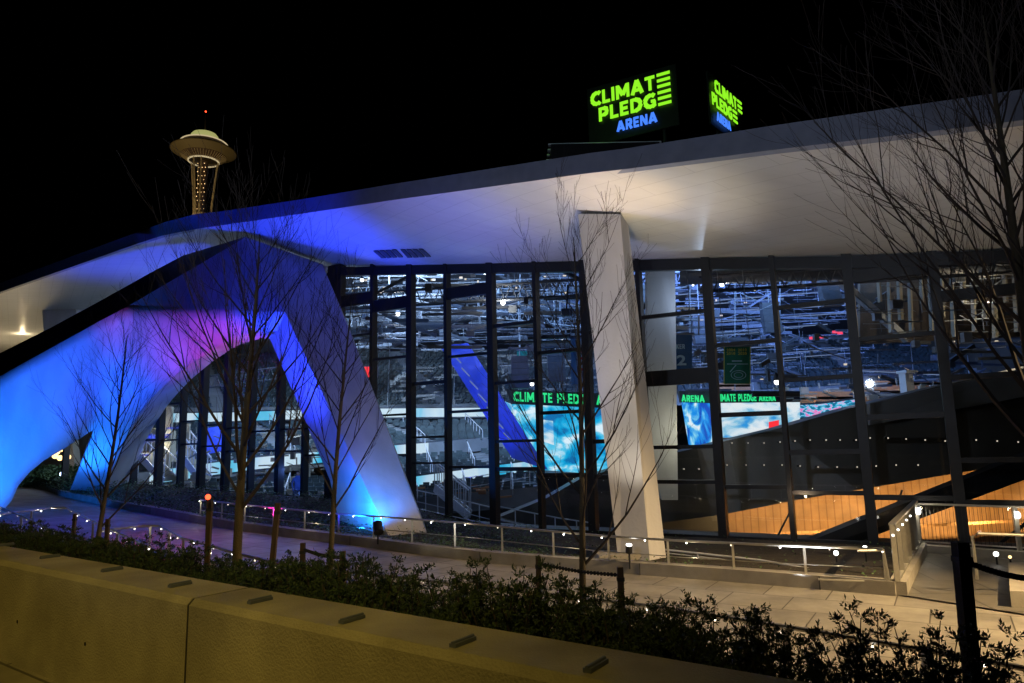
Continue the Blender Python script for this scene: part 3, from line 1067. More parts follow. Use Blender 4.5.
# ---- seating tiers
def tier(name, label, lo_, hi_, rows, nseat_px, mat_t='terrace'):
    r = thing(name, label, 'seating', lo_[len(lo_) // 2], 'banks of arena seats')
    L = resample(lo_, 40)
    H = resample(hi_, 40)
    tm, sm_ = MB(), MB()
    for k in range(rows):
        t0, t1 = k / rows, (k + 1) / rows
        a0 = [l.lerp(h, t0) for l, h in zip(L, H)]
        a1 = [l.lerp(h, t1) for l, h in zip(L, H)]
        tread = [Vector((q.x, q.y, p.z)) for p, q in zip(a0, a1)]
        strip(tm, a0, tread)
        strip(tm, tread, a1)
        tot = sum((a - b).length for a, b in zip(a0, a0[1:]))
        n = int(tot / 0.62)
        pts = resample([p.lerp(q, 0.55) for p, q in zip(a0, tread)], n)
        for i, q in enumerate(pts):
            if i % 16 < 2 or random.random() < 0.02:
                continue
            sm_.box((q.x, q.y, q.z + 0.3), (0.46, 0.1, 0.3 + rnd(0, .05)), 0)
            sm_.box((q.x, q.y - 0.15, q.z + 0.2), (0.46, 0.24, 0.08), 0)
    tm.build('terrace_step', mat_t, r)
    o = sm_.build('seat_row', 'seat', r, fix=False)
    o['kind'] = 'stuff'
    am = MB()
    for i in range(1, 40, 5):
        a, b = L[i], H[i]
        am.tube([a + Vector((0, 0, 0.9)), b + Vector((0, 0, 0.9))], 0.035, 5)
        for k in range(0, rows, 2):
            q = a.lerp(b, k / rows)
            am.tube([q, q + Vector((0, 0, 0.9))], 0.03, 4)
    am.build('aisle_rail', 'white_beam', r)
    fm_ = MB()
    strip(fm_, [p + Vector((0, -0.02, -0.7)) for p in L], [p + Vector((0, -0.02, 0.3)) for p in L])
    fm_.build('front_wall', mat_t, r)
    return r
tier('seating_tier', 'upper bank of grey arena seats above the top ribbon display', [P(100, 412, 62), P(300, 410, 63), P(620, 404, 66)], [P(100, 362, 74), P(300, 352, 76), P(620, 350, 80)], 20, 0)
tier('seating_tier', 'middle bank of dark seats between the two long ribbon displays', [P(120, 480, 44), P(240, 465, 47), P(330, 456, 50), P(500, 440, 56), P(620, 432, 60)], [P(120, 424, 60), P(300, 421, 61), P(620, 416, 64)], 16, 0)
tier('seating_tier', 'lower bank of dark seats beneath the middle ribbon display', [P(330, 492, 40), P(440, 478, 43), P(560, 464, 47), P(640, 454, 50)], [P(330, 466, 49), P(400, 459, 52), P(640, 440, 59)], 8, 0)
tier('seating_tier', 'nearest bank of seats behind the glass below the lowest ribbon display', [P(180, 508, 40), P(300, 504, 40), P(420, 503, 38), P(540, 492, 40)], [P(180, 484, 45), P(300, 478, 46), P(420, 489, 41.5), P(540, 474, 44)], 6, 0)
tier('seating_tier', 'blue lit bank of seats at the far right behind the hanging displays', [P(640, 400, 66), P(850, 388, 64), P(1060, 372, 62)], [P(640, 350, 82), P(850, 340, 80), P(1060, 330, 76)], 20, 0)
tier('seating_tier', 'uppermost blue bank of seats under the roof lines at the right', [P(640, 346, 84), P(850, 338, 82), P(1060, 326, 78)], [P(640, 296, 99), P(850, 292, 97), P(1060, 284, 92)], 20, 0)

def ribbon(label, pts, h, m='ribbon', th=0.3):
    r = thing('ribbon_display', label, 'display', pts[len(pts) // 2], 'ribbon displays in the arena bowl')
    p = resample(pts, 30)
    a, b = MB(), MB()
    for u, v in zip(p, p[1:]):
        z = Vector((0, 0, h / 2))
        k = Vector((0, 0.06, 0))
        a.hexa([u - z - k, v - z - k, v - z, u - z], [u + z - k, v + z - k, v + z, u + z])
        z2 = Vector((0, 0, h / 2 + 0.12))
        k2 = Vector((0, 0.02, 0))
        k3 = Vector((0, th, 0))
        b.hexa([u - z2 + k2, v - z2 + k2, v - z2 + k3, u - z2 + k3], [u + z2 + k2, v + z2 + k2, v + z2 + k3, u + z2 + k3])
    a.build('display_face', m, r)
    b.build('display_casing', 'truss_dark', r)
ribbon('topmost long white and cyan ribbon display above the middle seats', [P(100, 419, 59), P(230, 417, 59.5), P(330, 413.5, 60), P(500, 412, 61), P(640, 408, 63)], 0.75)
ribbon('long ribbon display curving up to the right below the middle seats', [P(150, 478, 43), P(205, 470, 44.5), P(250, 464, 46), P(300, 459, 48), P(395, 450.5, 52), P(490, 443, 56), P(640, 430, 60)], 0.75)
ribbon('lowest white ribbon display seen just above the nearest seats', [P(370, 489, 39), P(415, 482, 41), P(480, 472.5, 44), P(545, 464, 46.5)], 0.6)
ribbon('short dim cyan ribbon display at the right of the hanging screens', [P(785, 412, 46), P(820, 410.5, 45), P(862, 405, 44)], 0.8, 'ribbon_small')
ribbon('thin bluish ribbon display far up the bowl at the upper left', [P(330, 372, 78), P(420, 366, 79), P(500, 366, 80)], 0.25, 'g_line')

# ---- hanging scoreboards
def face(mb, a, b, c, d, th):
    mb.slab([a, b, c, d], (0, th, 0))
sb = thing('scoreboard', 'large hanging scoreboard with sky picture left of the leaning column', 'scoreboard', P(560, 440, 46), 'hanging scoreboards with green lettering')
m1 = MB(); face(m1, P(531, 469, 46), P(622, 476, 44), P(622, 409, 44), P(512, 404, 46), 0.25); m1.build('main_screen', 'screen', sb)
m1 = MB(); face(m1, P(526, 466, 48.5), P(530.5, 469, 46.1), P(511.5, 404, 46.1), P(499, 399, 48.5), 0.25); m1.build('side_screen', 'screen_white', sb)
m1 = MB(); face(m1, P(511, 404, 45.9), P(640, 409, 43.6), P(640, 395, 43.6), P(506, 389, 45.9), 0.6); m1.build('header', 'black_metal', sb)
oA, oB = P(514, 403.5, 45.7), P(640, 409, 43.4)
uxx = (oB - oA)
letters('CLIMATE PLEDGE ARENA', 'header_lettering', 'g_text', sb, oA + Vector((0, -.1, 0.14)), uxx, (0, 0, 1), 7.5, 0.62, .2, 0.06)
m1 = MB()
for px in (520, 560, 600):
    m1.tube([P(px, 395, 46.5), P(px, 260, 46.5)], 0.03, 5)
m1.build('hanging_cable', 'truss', sb)
m1 = MB(); face(m1, P(548, 424, 45.4), P(556, 444, 45.2), P(554, 424, 45.2), P(549, 421, 45.4), 0.02)
MB().slab([P(538, 419, 45.3), P(553, 421, 45.0), P(554, 445, 45.0), P(541, 441, 45.3)], (0, 0.03, 0)).build('picture_inset', 'screen_white', sb)

sb = thing('scoreboard', 'hanging scoreboard with two bright faces right of the leaning column', 'scoreboard', P(711, 440, 44), 'hanging scoreboards with green lettering')
m1 = MB(); face(m1, P(690, 447, 47), P(712, 448, 43.6), P(711, 402, 43.6), P(682, 401, 47), 0.25); m1.build('side_screen', 'screen_blue', sb)
m1 = MB(); face(m1, P(712, 448, 43.5), P(800, 429, 45.5), P(800, 401, 45.5), P(711.5, 402, 43.5), 0.25); m1.build('main_screen', 'screen_white', sb)
m1 = MB(); face(m1, P(711.5, 403, 43.4), P(800, 402, 45.4), P(800, 391, 45.4), P(711.5, 391, 43.4), 0.5)
face(m1, P(681, 402, 47), P(711.5, 403, 43.4), P(711.5, 391, 43.4), P(679, 391, 47), 0.5); m1.build('header', 'black_metal', sb)
oA, oB = P(712, 401.5, 43.3), P(782, 401, 44.9)
letters('CLIMATE PLEDGE ARENA', 'header_lettering', 'g_text', sb, P(714, 401.5, 43.1), oB - oA, (0, 0, 1), 4.5, 0.45, .2, 0.04)
oA, oB = P(682, 401.5, 46.8), P(710, 402.5, 43.3)
letters('ARENA', 'header_lettering', 'g_text', sb, oA + Vector((0, -0.1, 0)), oB - oA, (0, 0, 1), 3.0, 0.42, .2, 0.05)
m1 = MB()
for px in (690, 735, 780):
    m1.tube([P(px, 392, 46.5), P(px, 262, 46.5)], 0.03, 5)
m1.build('hanging_cable', 'truss', sb)
MB().slab([P(769, 422, 44.0), P(779, 420, 44.2), P(779, 430, 44.2), P(769, 432, 44.0)], (0, 0.05, 0)).build('picture_inset', 'g_redsmall', sb)

# ---- banners
def banner(label, x0, y0, x1, y1, d, m):
    a, b, c, e = P(x0, y1, d), P(x1, y1, d), P(x1, y0, d), P(x0, y0, d)
    r = thing('banner', label, 'banner', a, 'banners hanging from the arena roof')
    MB().slab([a, b, c, e], (0, 0.04, 0)).build('cloth', m, r)
    MB().tube([e + Vector((-.1, 0, 0)), c + Vector((.1, 0, 0))], 0.05, 6).build('hanging_bar', 'truss', r)
    mm = MB()
    for q in (e, c):
        mm.tube([q, q + Vector((0, 0.5, 6))], 0.015, 4)
    mm.build('hanging_cable', 'truss', r)
    return r, a, b, c, e
r, a, b, c, e = banner('blue banner with a pale number 2 beside the pale inner column', 662, 334, 692, 372, 30, 'cloth_blue')
letters('KER', 'lettering', 'pale_ink', r, P(676.5, 349, 29.9), (1, 0, 0), (0, 0, 1), 0.36, 0.2, .2, 0.02)
text_obj('2', 'lettering', 'pale_ink', r, P(677, 365.5, 29.9), (1, 0, 0), (0, 0, 1), 0.4, 0.45, 0.03, 0.02)
r, a, b, c, e = banner('green banner edged in yellow with years and an oval emblem', 724, 346, 750, 384, 32, 'cloth_green')
mm = MB()
for u, v in ((a, b), (b, c), (c, e), (e, a)):
    mm.bar(u - Vector((0, .02, 0)), v - Vector((0, .02, 0)), 0.02, 0.045, (0, 1, 0))
mm.build('yellow_edge', 'yellow_ink', r)
for s_, x, y in (('2004', 726.5, 351.5), ('2010', 738, 351.5), ('2018', 726.5, 355), ('2020', 738, 355)):
    text_obj(s_, 'lettering', 'yellow_ink', r, P(x, y, 31.9), (1, 0, 0), (0, 0, 1), 0.4, 0.13, 0.02, 0.02)
mm = MB()
mm.bar(P(732, 361, 31.93), P(742, 361, 31.93), 0.02, 0.05)
mm.bar(P(727, 364, 31.93), P(748, 364, 31.93), 0.02, 0.03)
mm.bar(P(730, 372, 31.93), P(736, 365, 31.93), 0.02, 0.04)
oc = P(738.5, 375, 31.93)
for k in range(20):
    t0, t1 = k / 20 * 6.283, (k + 1) / 20 * 6.283
    for rr_ in (0.34, 0.2):
        mm.bar(oc + Vector((rr_ * math.cos(t0), 0, rr_ * .6 * math.sin(t0))), oc + Vector((rr_ * math.cos(t1), 0, rr_ * .6 * math.sin(t1))), 0.02, 0.035, (0, 1, 0))
mm.build('emblem', 'pale_ink', r)
r, a, b, c, e = banner('pale banner with red marks beside the dark mullion', 571, 338, 590, 384, 33, 'cloth_white')
mm = MB()
for x, y in ((581, 352), (584, 356), (579, 359), (585, 364), (580, 370), (584, 372)):
    q = P(x, y, 32.9)
    mm.bar(q, q + Vector((0.25, 0, 0.06)), 0.02, 0.12)
mm.build('red_marks', 'red_ink', r)

# ---- roof structure inside
def truss(label, a, b, h, m='truss', r=0.12, n=12):
    o = thing('roof_truss', label, 'truss', a, 'trusses under the arena roof')
    a, b = Vector(a), Vector(b)
    z = Vector((0, 0, h))
    MB().tube([a, b], r, 6).build('bottom_chord', m, o)
    MB().tube([a + z, b + z], r, 6).build('top_chord', m, o)
    mb = MB()
    for k in range(n):
        p, q = a.lerp(b, k / n), a.lerp(b, (k + 1) / n)
        mid = p.lerp(q, 0.5) + z
        mb.tube([p, mid], r * 0.38, 4)
        mb.tube([mid, q], r * 0.38, 4)
    mb.build('web', m, o)
TRUSS = [
    ('nearest dark roof truss crossing high behind the left windows', (330, 310, 40), (640, 292, 38), 0.9, 'truss_dark', 0.09, 26),
    ('pale thin roof truss sloping down behind the fifth window bay', (440, 312, 50), (610, 330, 46), 0.5, 'truss', 0.045, 24),
    ('grey roof truss behind the bright ceiling lamp at centre', (335, 300, 56), (700, 282, 52), 0.9, 'truss', 0.05, 34),
    ('grey roof truss spanning from the inner column to the right', (660, 285, 48), (900, 268, 44), 0.8, 'truss_dark', 0.06, 26),
    ('far roof truss low above the upper seats at the left', (335, 345, 66), (640, 334, 66), 0.8, 'truss_dark', 0.07, 34),
    ('far roof truss crossing behind the green edged banner', (640, 330, 64), (1060, 308, 60), 0.7, 'truss', 0.045, 44),
    ('dark roof truss close to the glass top at the right', (700, 292, 36), (1080, 268, 31), 0.8, 'truss_dark', 0.09, 24),
    ('short dark truss seen through the top of the arch', (150, 395, 56), (330, 372, 54), 0.9, 'truss_dark', 0.08, 20),
]
for lab, a, b, h, m_, r_, n_ in TRUSS:
    truss(lab, P(*a), P(*b), h, m_, r_, n_)
def duct(label, a, b, r_, m='truss_dark'):
    o = thing('air_duct', label, 'duct', P(*a), 'ducts under the arena roof')
    MB().tube([P(*a), P(*b)], r_, 14).build('duct_body', m, o, smooth=True)
    mb = MB()
    A, B = P(*a), P(*b)
    for k in range(1, 10):
        q = A.lerp(B, k / 10)
        d = (B - A).normalized() * 0.06
        mb.tube([q - d, q + d], r_ * 1.06, 14)
    mb.build('duct_collar', m, o)
duct('dark round duct crossing low behind the left window bays', (330, 326, 54), (640, 300, 52), 0.5)
duct('dark round duct near the top of the right window bays', (680, 276, 38), (1080, 262, 34), 0.5)
duct('dark round duct behind the upper right windows', (850, 300, 44), (1080, 282, 42), 0.4)
# pale blue roof ribs, the light on them put in as glow
LL = []
for i in range(17):
    y = 283 + i * 5.6 + rnd(-1.5, 1.5)
    x0 = 660 + rnd(0, 60)
    x1 = 815 + rnd(-40, 90) if i < 9 else 780 + rnd(-60, 100)
    LL.append((x0, y + 2, x1, y - (x1 - x0) * 0.06, 55 + i * 1.2))
LL += [(470, 314, 545, 296, 46), (518, 291, 590, 309, 44), (412, 300, 470, 316, 48), (440, 309, 480, 317, 42), (344, 330, 420, 324, 60), (470, 352, 590, 345, 62), (500, 366, 580, 360, 60), (846, 370, 1000, 378, 50), (560, 330, 600, 326, 60)]
proto = None
order = ['first', 'second', 'third', 'fourth', 'fifth', 'sixth', 'seventh', 'eighth', 'ninth', 'tenth', 'eleventh', 'twelfth', 'thirteenth', 'fourteenth', 'fifteenth', 'sixteenth', 'seventeenth', 'eighteenth']
extra = ['bluish glowing rib rising to a peak left of centre', 'bluish glowing rib falling from the peak towards the column', 'short glowing rib at the third left window bay', 'short faint glowing rib just below the third bay one', 'faint glowing rib above the left upper seats', 'long faint glowing rib above the seats at centre', 'shorter faint glowing rib under the long one at centre', 'long pale glowing rib low in the right windows', 'very short glowing rib beside the dark mullion at centre']
for i, (x0, y0, x1, y1, d) in enumerate(LL):
    a, b = P(x0, y0, d), P(x1, y1, d)
    lab = f'{order[i]} thin glowing blue white roof rib from the top behind the right windows' if i < 17 else extra[i - 17]
    o = thing('glowing_rib', lab, 'light', a, 'thin glowing ribs under the arena roof')
    MB().bar(a, b, 0.08, 0.07 if i < 17 else 0.05).build('rib_glow', 'g_line', o)
    MB().bar(a + Vector((0, 0, 0.09)), b + Vector((0, 0, 0.09)), 0.16, 0.08).build('rib_body', 'truss_dark', o)
# bright ceiling lamps
BR = [(485, 273, 40, .10, 'bright round lamp high behind the fourth left window bay'), (398, 314, 44, .13, 'bright round lamp low in the second left window bay'), (362, 280, 40, .10, 'bright round lamp in the first left window bay'), (428, 289, 42, .08, 'small bright lamp in the third left window bay'),
      (503, 303, 40, .13, 'bright round lamp just below the ceiling left of centre'), (722, 284, 40, .14, 'brightest round lamp right of the inner column'), (777, 382, 30, .12, 'white oval lamp beside the sixth right mullion'), (532, 384, 40, .11, 'bright lamp just above the left scoreboard'),
      (693, 285, 42, .06, 'tiny lamp left of the brightest ceiling lamp'), (562, 340, 50, .08, 'small lamp above the pale banner'), (922, 314, 42, .07, 'small white lamp far right behind the branches'), (934, 334, 40, .05, 'tiny white lamp at the far right mullion')]
for x, y, d, r_, lab in BR:
    c = P(x, y, d)
    o = thing('ceiling_lamp', lab, 'lamp', c, 'round lamps in the arena ceiling')
    MB().ball(c, r_, 12, 8).build('bulb', 'g_white', o, smooth=True)
    MB().lathe(c, [(0.03, r_ + .3), (0.06, r_ + .28), (r_ * 1.3, r_ * .75), (r_ * 1.4, r_ * .45)], 12).build('shade', 'truss_dark', o)
# raking girder inside, its blue light put into the base colour
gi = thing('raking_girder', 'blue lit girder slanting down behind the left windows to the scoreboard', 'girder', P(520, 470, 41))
MB().slab([P(440, 346, 42), P(468, 343, 42), P(548, 470, 40), P(512, 458, 40)], (0, 0.8, 0)).build('girder_web', 'blue_lit_tint', gi)
mm = MB()
for k in range(7):
    t = 0.15 + k * 0.11
    q = P(444 + t * 76, 340 + t * 118, 41.8 - 2 * t)
    mm.bar(q + Vector((-.12, -.1, .16)), q + Vector((.35, -.12, -.35)), 0.03, 0.07)
mm.build('white_marks', 'g_line', gi)
gi = thing('raking_girder', 'pale blue girder slanting down in the upper right windows', 'girder', P(905, 340, 48))
MB().bar(P(826, 268, 39), P(906, 338, 39), 0.25, 0.36).build('girder_web', 'white_beam', gi)
MB().bar(P(826, 272, 38.9), P(906, 342, 38.9), 0.4, 0.07).build('girder_flange', 'truss', gi)
# folded panels behind the arch, tinted for the blue light on them
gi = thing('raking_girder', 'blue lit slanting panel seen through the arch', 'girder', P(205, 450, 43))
MB().slab([P(204, 455, 41), P(224, 450, 41), P(228, 425, 42), P(207, 428, 42)], (0, 0.3, 0)).build('girder_web', 'blue_lit_tint', gi)
# columns in the concourse
def icol(label, x, y0, y1, wpx, d, m='white_beam'):
    o = thing('concourse_column', label, 'column', P(x, y1, d), 'columns inside the arena')
    a = P(x, y1, d)
    b = P(x, y0, d)
    ww = wpx * d / F
    MB().box(((a.x + b.x) / 2, a.y, (a.z + b.z) / 2), (ww, ww, abs(b.z - a.z)), 0.2).build('shaft', m, o)
    MB().box((b.x, a.y, b.z), (ww * 1.5, ww * 1.5, 0.15), 0.2).build('capital', m, o)
icol('white square column lit below the far right seats', 907, 372, 400, 9, 40)
icol('pale column seen through the left of the arch', 168, 408, 476, 6, 42, 'beige')
icol('slim beige column near the left edge of the arch', 186, 425, 480, 5, 43, 'beige')
icol('blue tinted column behind the second left bay', 379, 470, 512, 5, 36, 'rib_grey')
# concourse fronts
def booth(label, x0, y0, x1, y1, d, m):
    o = thing('concession_stand', label, 'stand', P(x0, y1, d), 'lit concession stands in the concourse')
    a, b, c, e = P(x0, y1, d), P(x1, y1, d), P(x1, y0, d), P(x0, y0, d)
    MB().slab([a, b, c, e], (0, 1.5, 0)).build('back_wall', m, o)
    MB().bar(a + Vector((0, -.4, .35)), b + Vector((0, -.4, .35)), 0.6, 0.7).build('counter', 'shop', o)
    MB().bar(e + Vector((0, -.4, -.12)), c + Vector((0, -.4, -.12)), 0.6, 0.2).build('canopy', 'beige', o)
booth('orange lit stand behind the sixth right mullion', 800, 397, 862, 402, 50, 'shop')
booth('long orange stand right of the dark mullion', 867, 383, 950, 391, 52, 'shop')
booth('pale lit stand below the orange one', 862, 394, 900, 408, 48, 'beige')
booth('orange stand above the right scoreboard', 716, 385, 748, 392, 60, 'shop')
booth('warm lit doorway stand beside the short ribbon display', 790, 397, 812, 409, 48, 'beige')
booth('beige stand seen low through the arch', 140, 430, 165, 462, 46, 'beige')
booth('dim brown stand behind the lowest windows left of the column', 425, 484, 470, 497, 44, 'beige')
# staircases in the arch windows
def stairs(label, a, b, wd, n=14, m='rib_grey'):
    o = thing('staircase', label, 'staircase', a, 'staircases inside the glass')
    a, b = Vector(a), Vector(b)
    mb, rb = MB(), MB()
    for k in range(n):
        q = a.lerp(b, (k + .5) / n)
        mb.box((q.x, q.y, q.z - .1), (abs(b.x - a.x) / n + .05, wd, 0.22))
    mb.build('stair_step', m, o)
    for s_ in (-wd / 2, wd / 2):
        rb.tube([a + Vector((0, s_, 1)), b + Vector((0, s_, 1))], 0.04, 6)
        for k in range(0, n + 1, 2):
            q = a.lerp(b, k / n) + Vector((0, s_, 0))
            rb.tube([q, q + Vector((0, 0, 1))], 0.025, 4)
    rb.build('handrail', 'white_beam', o)
    mb2 = MB()
    for s_ in (-wd / 2 - .05, wd / 2 + .05):
        mb2.bar(a + Vector((0, s_, -.15)), b + Vector((0, s_, -.15)), 0.06, 0.4)
    mb2.build('side_stringer', 'white_beam', o)
stairs('pale staircase at the left behind the arch windows', P(170, 478, 40), P(145, 452, 41), 1.4, m='beige')
stairs('pale staircase behind the middle of the arch windows', P(205, 476, 40), P(184, 448, 41), 1.4, m='beige')
stairs('staircase rising behind the lower windows beside the arch leg', P(470, 512, 33), P(436, 484, 35), 1.2)
# guard rails inside, at the foot of the windows
def guard(label, pts, h, n, m='white_beam', grp='railings inside the glass', rr_=0.025):
    o = thing('guard_rail', label, 'railing', pts[0], grp)
    MB().tube([p + Vector((0, 0, h)) for p in pts], rr_, 6).build('top_rail', m, o)
    MB().tube([p + Vector((0, 0, h * .5)) for p in pts], rr_ * .6, 5).build('mid_rail', m, o)
    q = resample(pts, n)
    for p in q:
        MB().tube([p, p + Vector((0, 0, h))], rr_ * .9, 5).build('post', m, o)
    return o
guard('white guard rail sloping down inside the windows right of the arch leg', [P(414, 512, 31), P(450, 521, 29.5), P(495, 533, 28.2)], 0.95, 7)
guard('guard rail inside the lowest panes left of the leaning column', [P(497, 531, 28), P(560, 545, 26.2), P(600, 552, 25.2)], 0.95, 6)
guard('low white rail slanting down across the dark bed behind the right railing', [P(665, 556, 18.6), P(760, 567, 17.2), P(884, 590, 14.9)], 0.16, 7)
guard('white guard rail at the lower seats in the fourth left bay', [P(450, 500, 36), P(530, 486, 38)], 0.95, 5)
# small red signs on the bowl
for i, (x, y) in enumerate([(812, 338), (821, 337), (835, 332), (840, 333), (865, 321), (877, 321), (860, 331), (365, 372)]):
    q = P(x, y, 60 if i < 7 else 44)
    sc_ = 1 if i < 7 else 3
    lab = ['leftmost small red sign light in the dark blue seats', 'second small red sign light from the left in the seats', 'upper of the two close red sign lights', 'lower of the two close red sign lights', 'left of the two highest red sign lights', 'right of the two highest red sign lights', 'red sign light just behind the thick right mullion', 'large red sign panel beside the grey arch leg'][i]
    o = thing('red_sign_light', lab, 'sign light', q, 'small red sign lights in the bowl')
    MB().box(q, (0.45 * sc_, 0.05, 0.22 * sc_)).build('lit_face', 'g_redsmall', o)
    MB().box(q + Vector((0, .09, 0)), (0.55 * sc_, 0.1, 0.3 * sc_)).build('casing', 'truss_dark', o)
o = thing('teal_flag', 'small teal flag hanging above the left scoreboard', 'flag', P(518, 356, 44))
MB().slab([P(517, 356, 44), P(527, 356, 44), P(527, 350, 44), P(517, 350, 44)], (0, .04, 0)).build('flag_cloth', 'teal', o)
MB().tube([P(516, 350, 44), P(528, 350, 44)], .04, 5).build('hanging_bar', 'truss', o)
# vertical timber fins in the upper right
fn = thing('fin_screen', 'row of tall warm brown vertical fins in the top right windows', 'screen', P(960, 340, 38))
for k in range(26):
    x = 880 + k * 10.5
    MB().bar(P(x, (302, 331, 318, 336)[k % 4] + k % 3, 38), P(x - 3, 256, 38), (.1, .06, .16)[k % 3], 0.3, (0, 1, 0)).build('fin', 'beige', fn)
MB().slab([P(860, 344, 41), P(1160, 330, 41), P(1160, 262, 41), P(860, 262, 41)], (0, .3, 0)).build('backing_panel', 'brown_panel', fn)
# miscellaneous equipment hung from the roof (loudspeaker clusters, projectors)
SPK = [(520, 372, 44, 'dark speaker cluster above the left scoreboard'), (556, 366, 45, 'dark speaker cluster near the pale banner'), (828, 290, 42, 'dark box speaker high beside the pale girder'), (770, 318, 46, 'dark speaker cluster high right of the banner'), (700, 330, 50, 'dark speaker cluster left of the green banner'), (640, 300, 46, 'dark speaker cluster behind the leaning column')]
for x, y, d, lab in SPK:
    c = P(x, y, d)
    o = thing('speaker_cluster', lab, 'speaker', c, 'speaker clusters hanging in the arena')
    for k in range(5):
        MB().box(c + Vector((0, -0.08 * k * k * .3, -0.42 * k + .8)), (1.1, 0.6, 0.4)).build('cabinet', 'truss_dark', o)
    MB().tube([c + Vector((0, 0, 1)), c + Vector((0, 0, 5))], 0.03, 4).build('hanging_cable', 'truss', o)


def rigging(name, label, n, m, x0, x1, y0, y1, d0, d1, th, lens, seed, boxes=.3):
    rs = random.Random(seed)
    mb = MB()
    for _ in range(n):
        x, y, d = rs.uniform(x0, x1), rs.uniform(y0, y1), rs.uniform(d0, d1)
        L = rs.uniform(*lens)
        a = P(x, y, d)
        k = rs.random()
        t = rs.uniform(*th)
        if k < .62:
            v = Vector((1, rs.uniform(-.15, .35), rs.uniform(-.02, .05)))
        elif k < .8:
            v = Vector((rs.uniform(-.1, .1), 0, 1)) * .35
        else:
            v = Vector((1, .2, rs.choice((-1, 1)) * rs.uniform(.3, .6))) * .6
        mb.bar(a, a + v * L, t, t)
        if rs.random() < boxes:
            mb.box(a + Vector((0, -.1, -.2)), (rs.uniform(.15, .6), .3, rs.uniform(.15, .5)))
    o = mb.build(name, m, fix=False)
    tag(o, label, 'rigging', kind='stuff')
rigging('roof_rigging', 'tangle of pale thin steel members under the left roof', 260, 'truss', 335, 650, 268, 345, 40, 66, (.015, .04), (.6, 4), 1, .1)
rigging('dark_rigging', 'tangle of dark steel members under the left roof', 260, 'truss_dark', 335, 650, 264, 350, 38, 60, (.05, .22), (.8, 6), 2)
rigging('roof_rigging', 'tangle of pale thin steel members under the right roof', 420, 'truss', 650, 860, 266, 372, 42, 72, (.012, .035), (.5, 4), 3, .08)
rigging('dark_rigging', 'tangle of dark steel members under the right roof', 260, 'truss_dark', 650, 1080, 264, 395, 38, 60, (.05, .25), (.6, 4), 4)
rigging('roof_rigging', 'tangle of pale thin steel members before the brown fins', 130, 'truss', 850, 1060, 262, 350, 33, 37.5, (.012, .05), (.5, 3), 9, .1)
rigging('equipment_clutter', 'clutter of pale rails and boxes around the concourse at the right', 160, 'beige', 770, 1040, 384, 408, 44, 54, (.03, .12), (.3, 1.6), 5)
rigging('equipment_clutter', 'clutter of rails and boxes on the upper seats at the left', 160, 'rib_grey', 340, 600, 340, 400, 58, 62, (.03, .2), (.3, 2), 6)
rigging('equipment_clutter', 'clutter of pale rails seen low through the arch', 140, 'beige', 138, 330, 425, 490, 37.5, 46, (.02, .1), (.3, 1.4), 7)
rigging('equipment_clutter', 'clutter of brown furniture behind the lowest left panes', 140, 'shop', 330, 500, 484, 500, 38.5, 44, (.03, .1), (.2, .8), 8)
ll = MB()
rs_ = random.Random(5)
for _ in range(90):
    x = rs_.choice((rs_.uniform(340, 600), rs_.uniform(340, 600), rs_.uniform(660, 1020)))
    y = rs_.gauss(282, 12) if x < 640 else rs_.uniform(262, 380)
    q = P(x, y, rs_.uniform(45, 62))
    ll.box(q, (rs_.uniform(.06, .3), .05, rs_.uniform(.05, .16)))
tag(ll.build('tiny_lights', 'g_faint', fix=False), 'scatter of faint warm specks of light under the arena roof', 'small lights', kind='stuff')
# ---- roof top sign
def sign_face(panel_name, parent, O, U, flip=1, sc=1.0, vs=1.0, ind=(0, .34, 1.12)):
    U = U.normalized()
    Z = Vector((0, 0, 1))
    nrm = U.cross(Z)
    back = -nrm * 0.12
    MB().slab([O + U * (-.2 if sc == 1 else -.3) + Z * -1.75 * vs, O + U * 3.75 * sc + Z * -1.75 * vs, O + U * 3.75 * sc + Z * .9 * vs, O + U * (-.2 if sc == 1 else -.3) + Z * .9 * vs], -nrm * 0.08).build(panel_name, 'black_metal', parent)
    H = 0.62
    def word(s_, x, z, wd, h, m, bars):
        x, wd, bars, z, h = x * sc, wd * sc, bars * sc, z * vs, h * vs
        letters(s_, 'lettering', m, parent, O + U * x + Z * z, U, Z, wd, h, .22, 0.09)
        if bars:
            mb = MB()
            bx = x + wd + 0.1
            for k in range(3):
                c0 = O + U * bx + Z * (z + h * (.09 + k * .41)) + nrm * 0.09
                mb.bar(c0, c0 + U * bars, 0.03, h * .19)
            mb.build('lettering', m, parent)
    word('CLIMAT', ind[0], 0, 2.86, H, 'g_green', 0.55)
    word('PLEDG', ind[1], -.78, 2.52, H, 'g_green', 0.55)
    word('ARENA', ind[2], -1.44, 1.75, 0.45, 'g_blue', 0)
SO = P(592, 107.5, 28.6)
sg = thing('rooftop_sign', 'two sided rooftop sign with green and blue lit words on a black frame', 'sign', (SO.x + 2, SO.y - 1, 12.5))
U1 = P(670, 100, 26.9) - P(592, 120, 28.6)
U1.z = 0
sign_face('sign_panel', sg, SO, U1)
SO2 = P(712.0, 91, 26.3)
U2 = P(742, 120, 28.9) - P(710, 120, 26.3)
U2.z = 0
sign_face('sign_panel', sg, SO2, U2, 1, .76, .86, (.15, -.3, .15))
plf = MB()
pc_ = (SO + SO2) / 2
plf.box((pc_.x - 2.2, pc_.y - .6, 13.4), (4.2, 2.4, 2.3), 0.0)
plf.build('sign_plinth', 'black_metal', sg)
for k in range(4):
    MB().box((pc_.x - 2.2, pc_.y - 1.6 + k * .5, 14.60), (4.4, .2, .06)).build('sign_grating', 'white_beam', sg)
lm = MB()
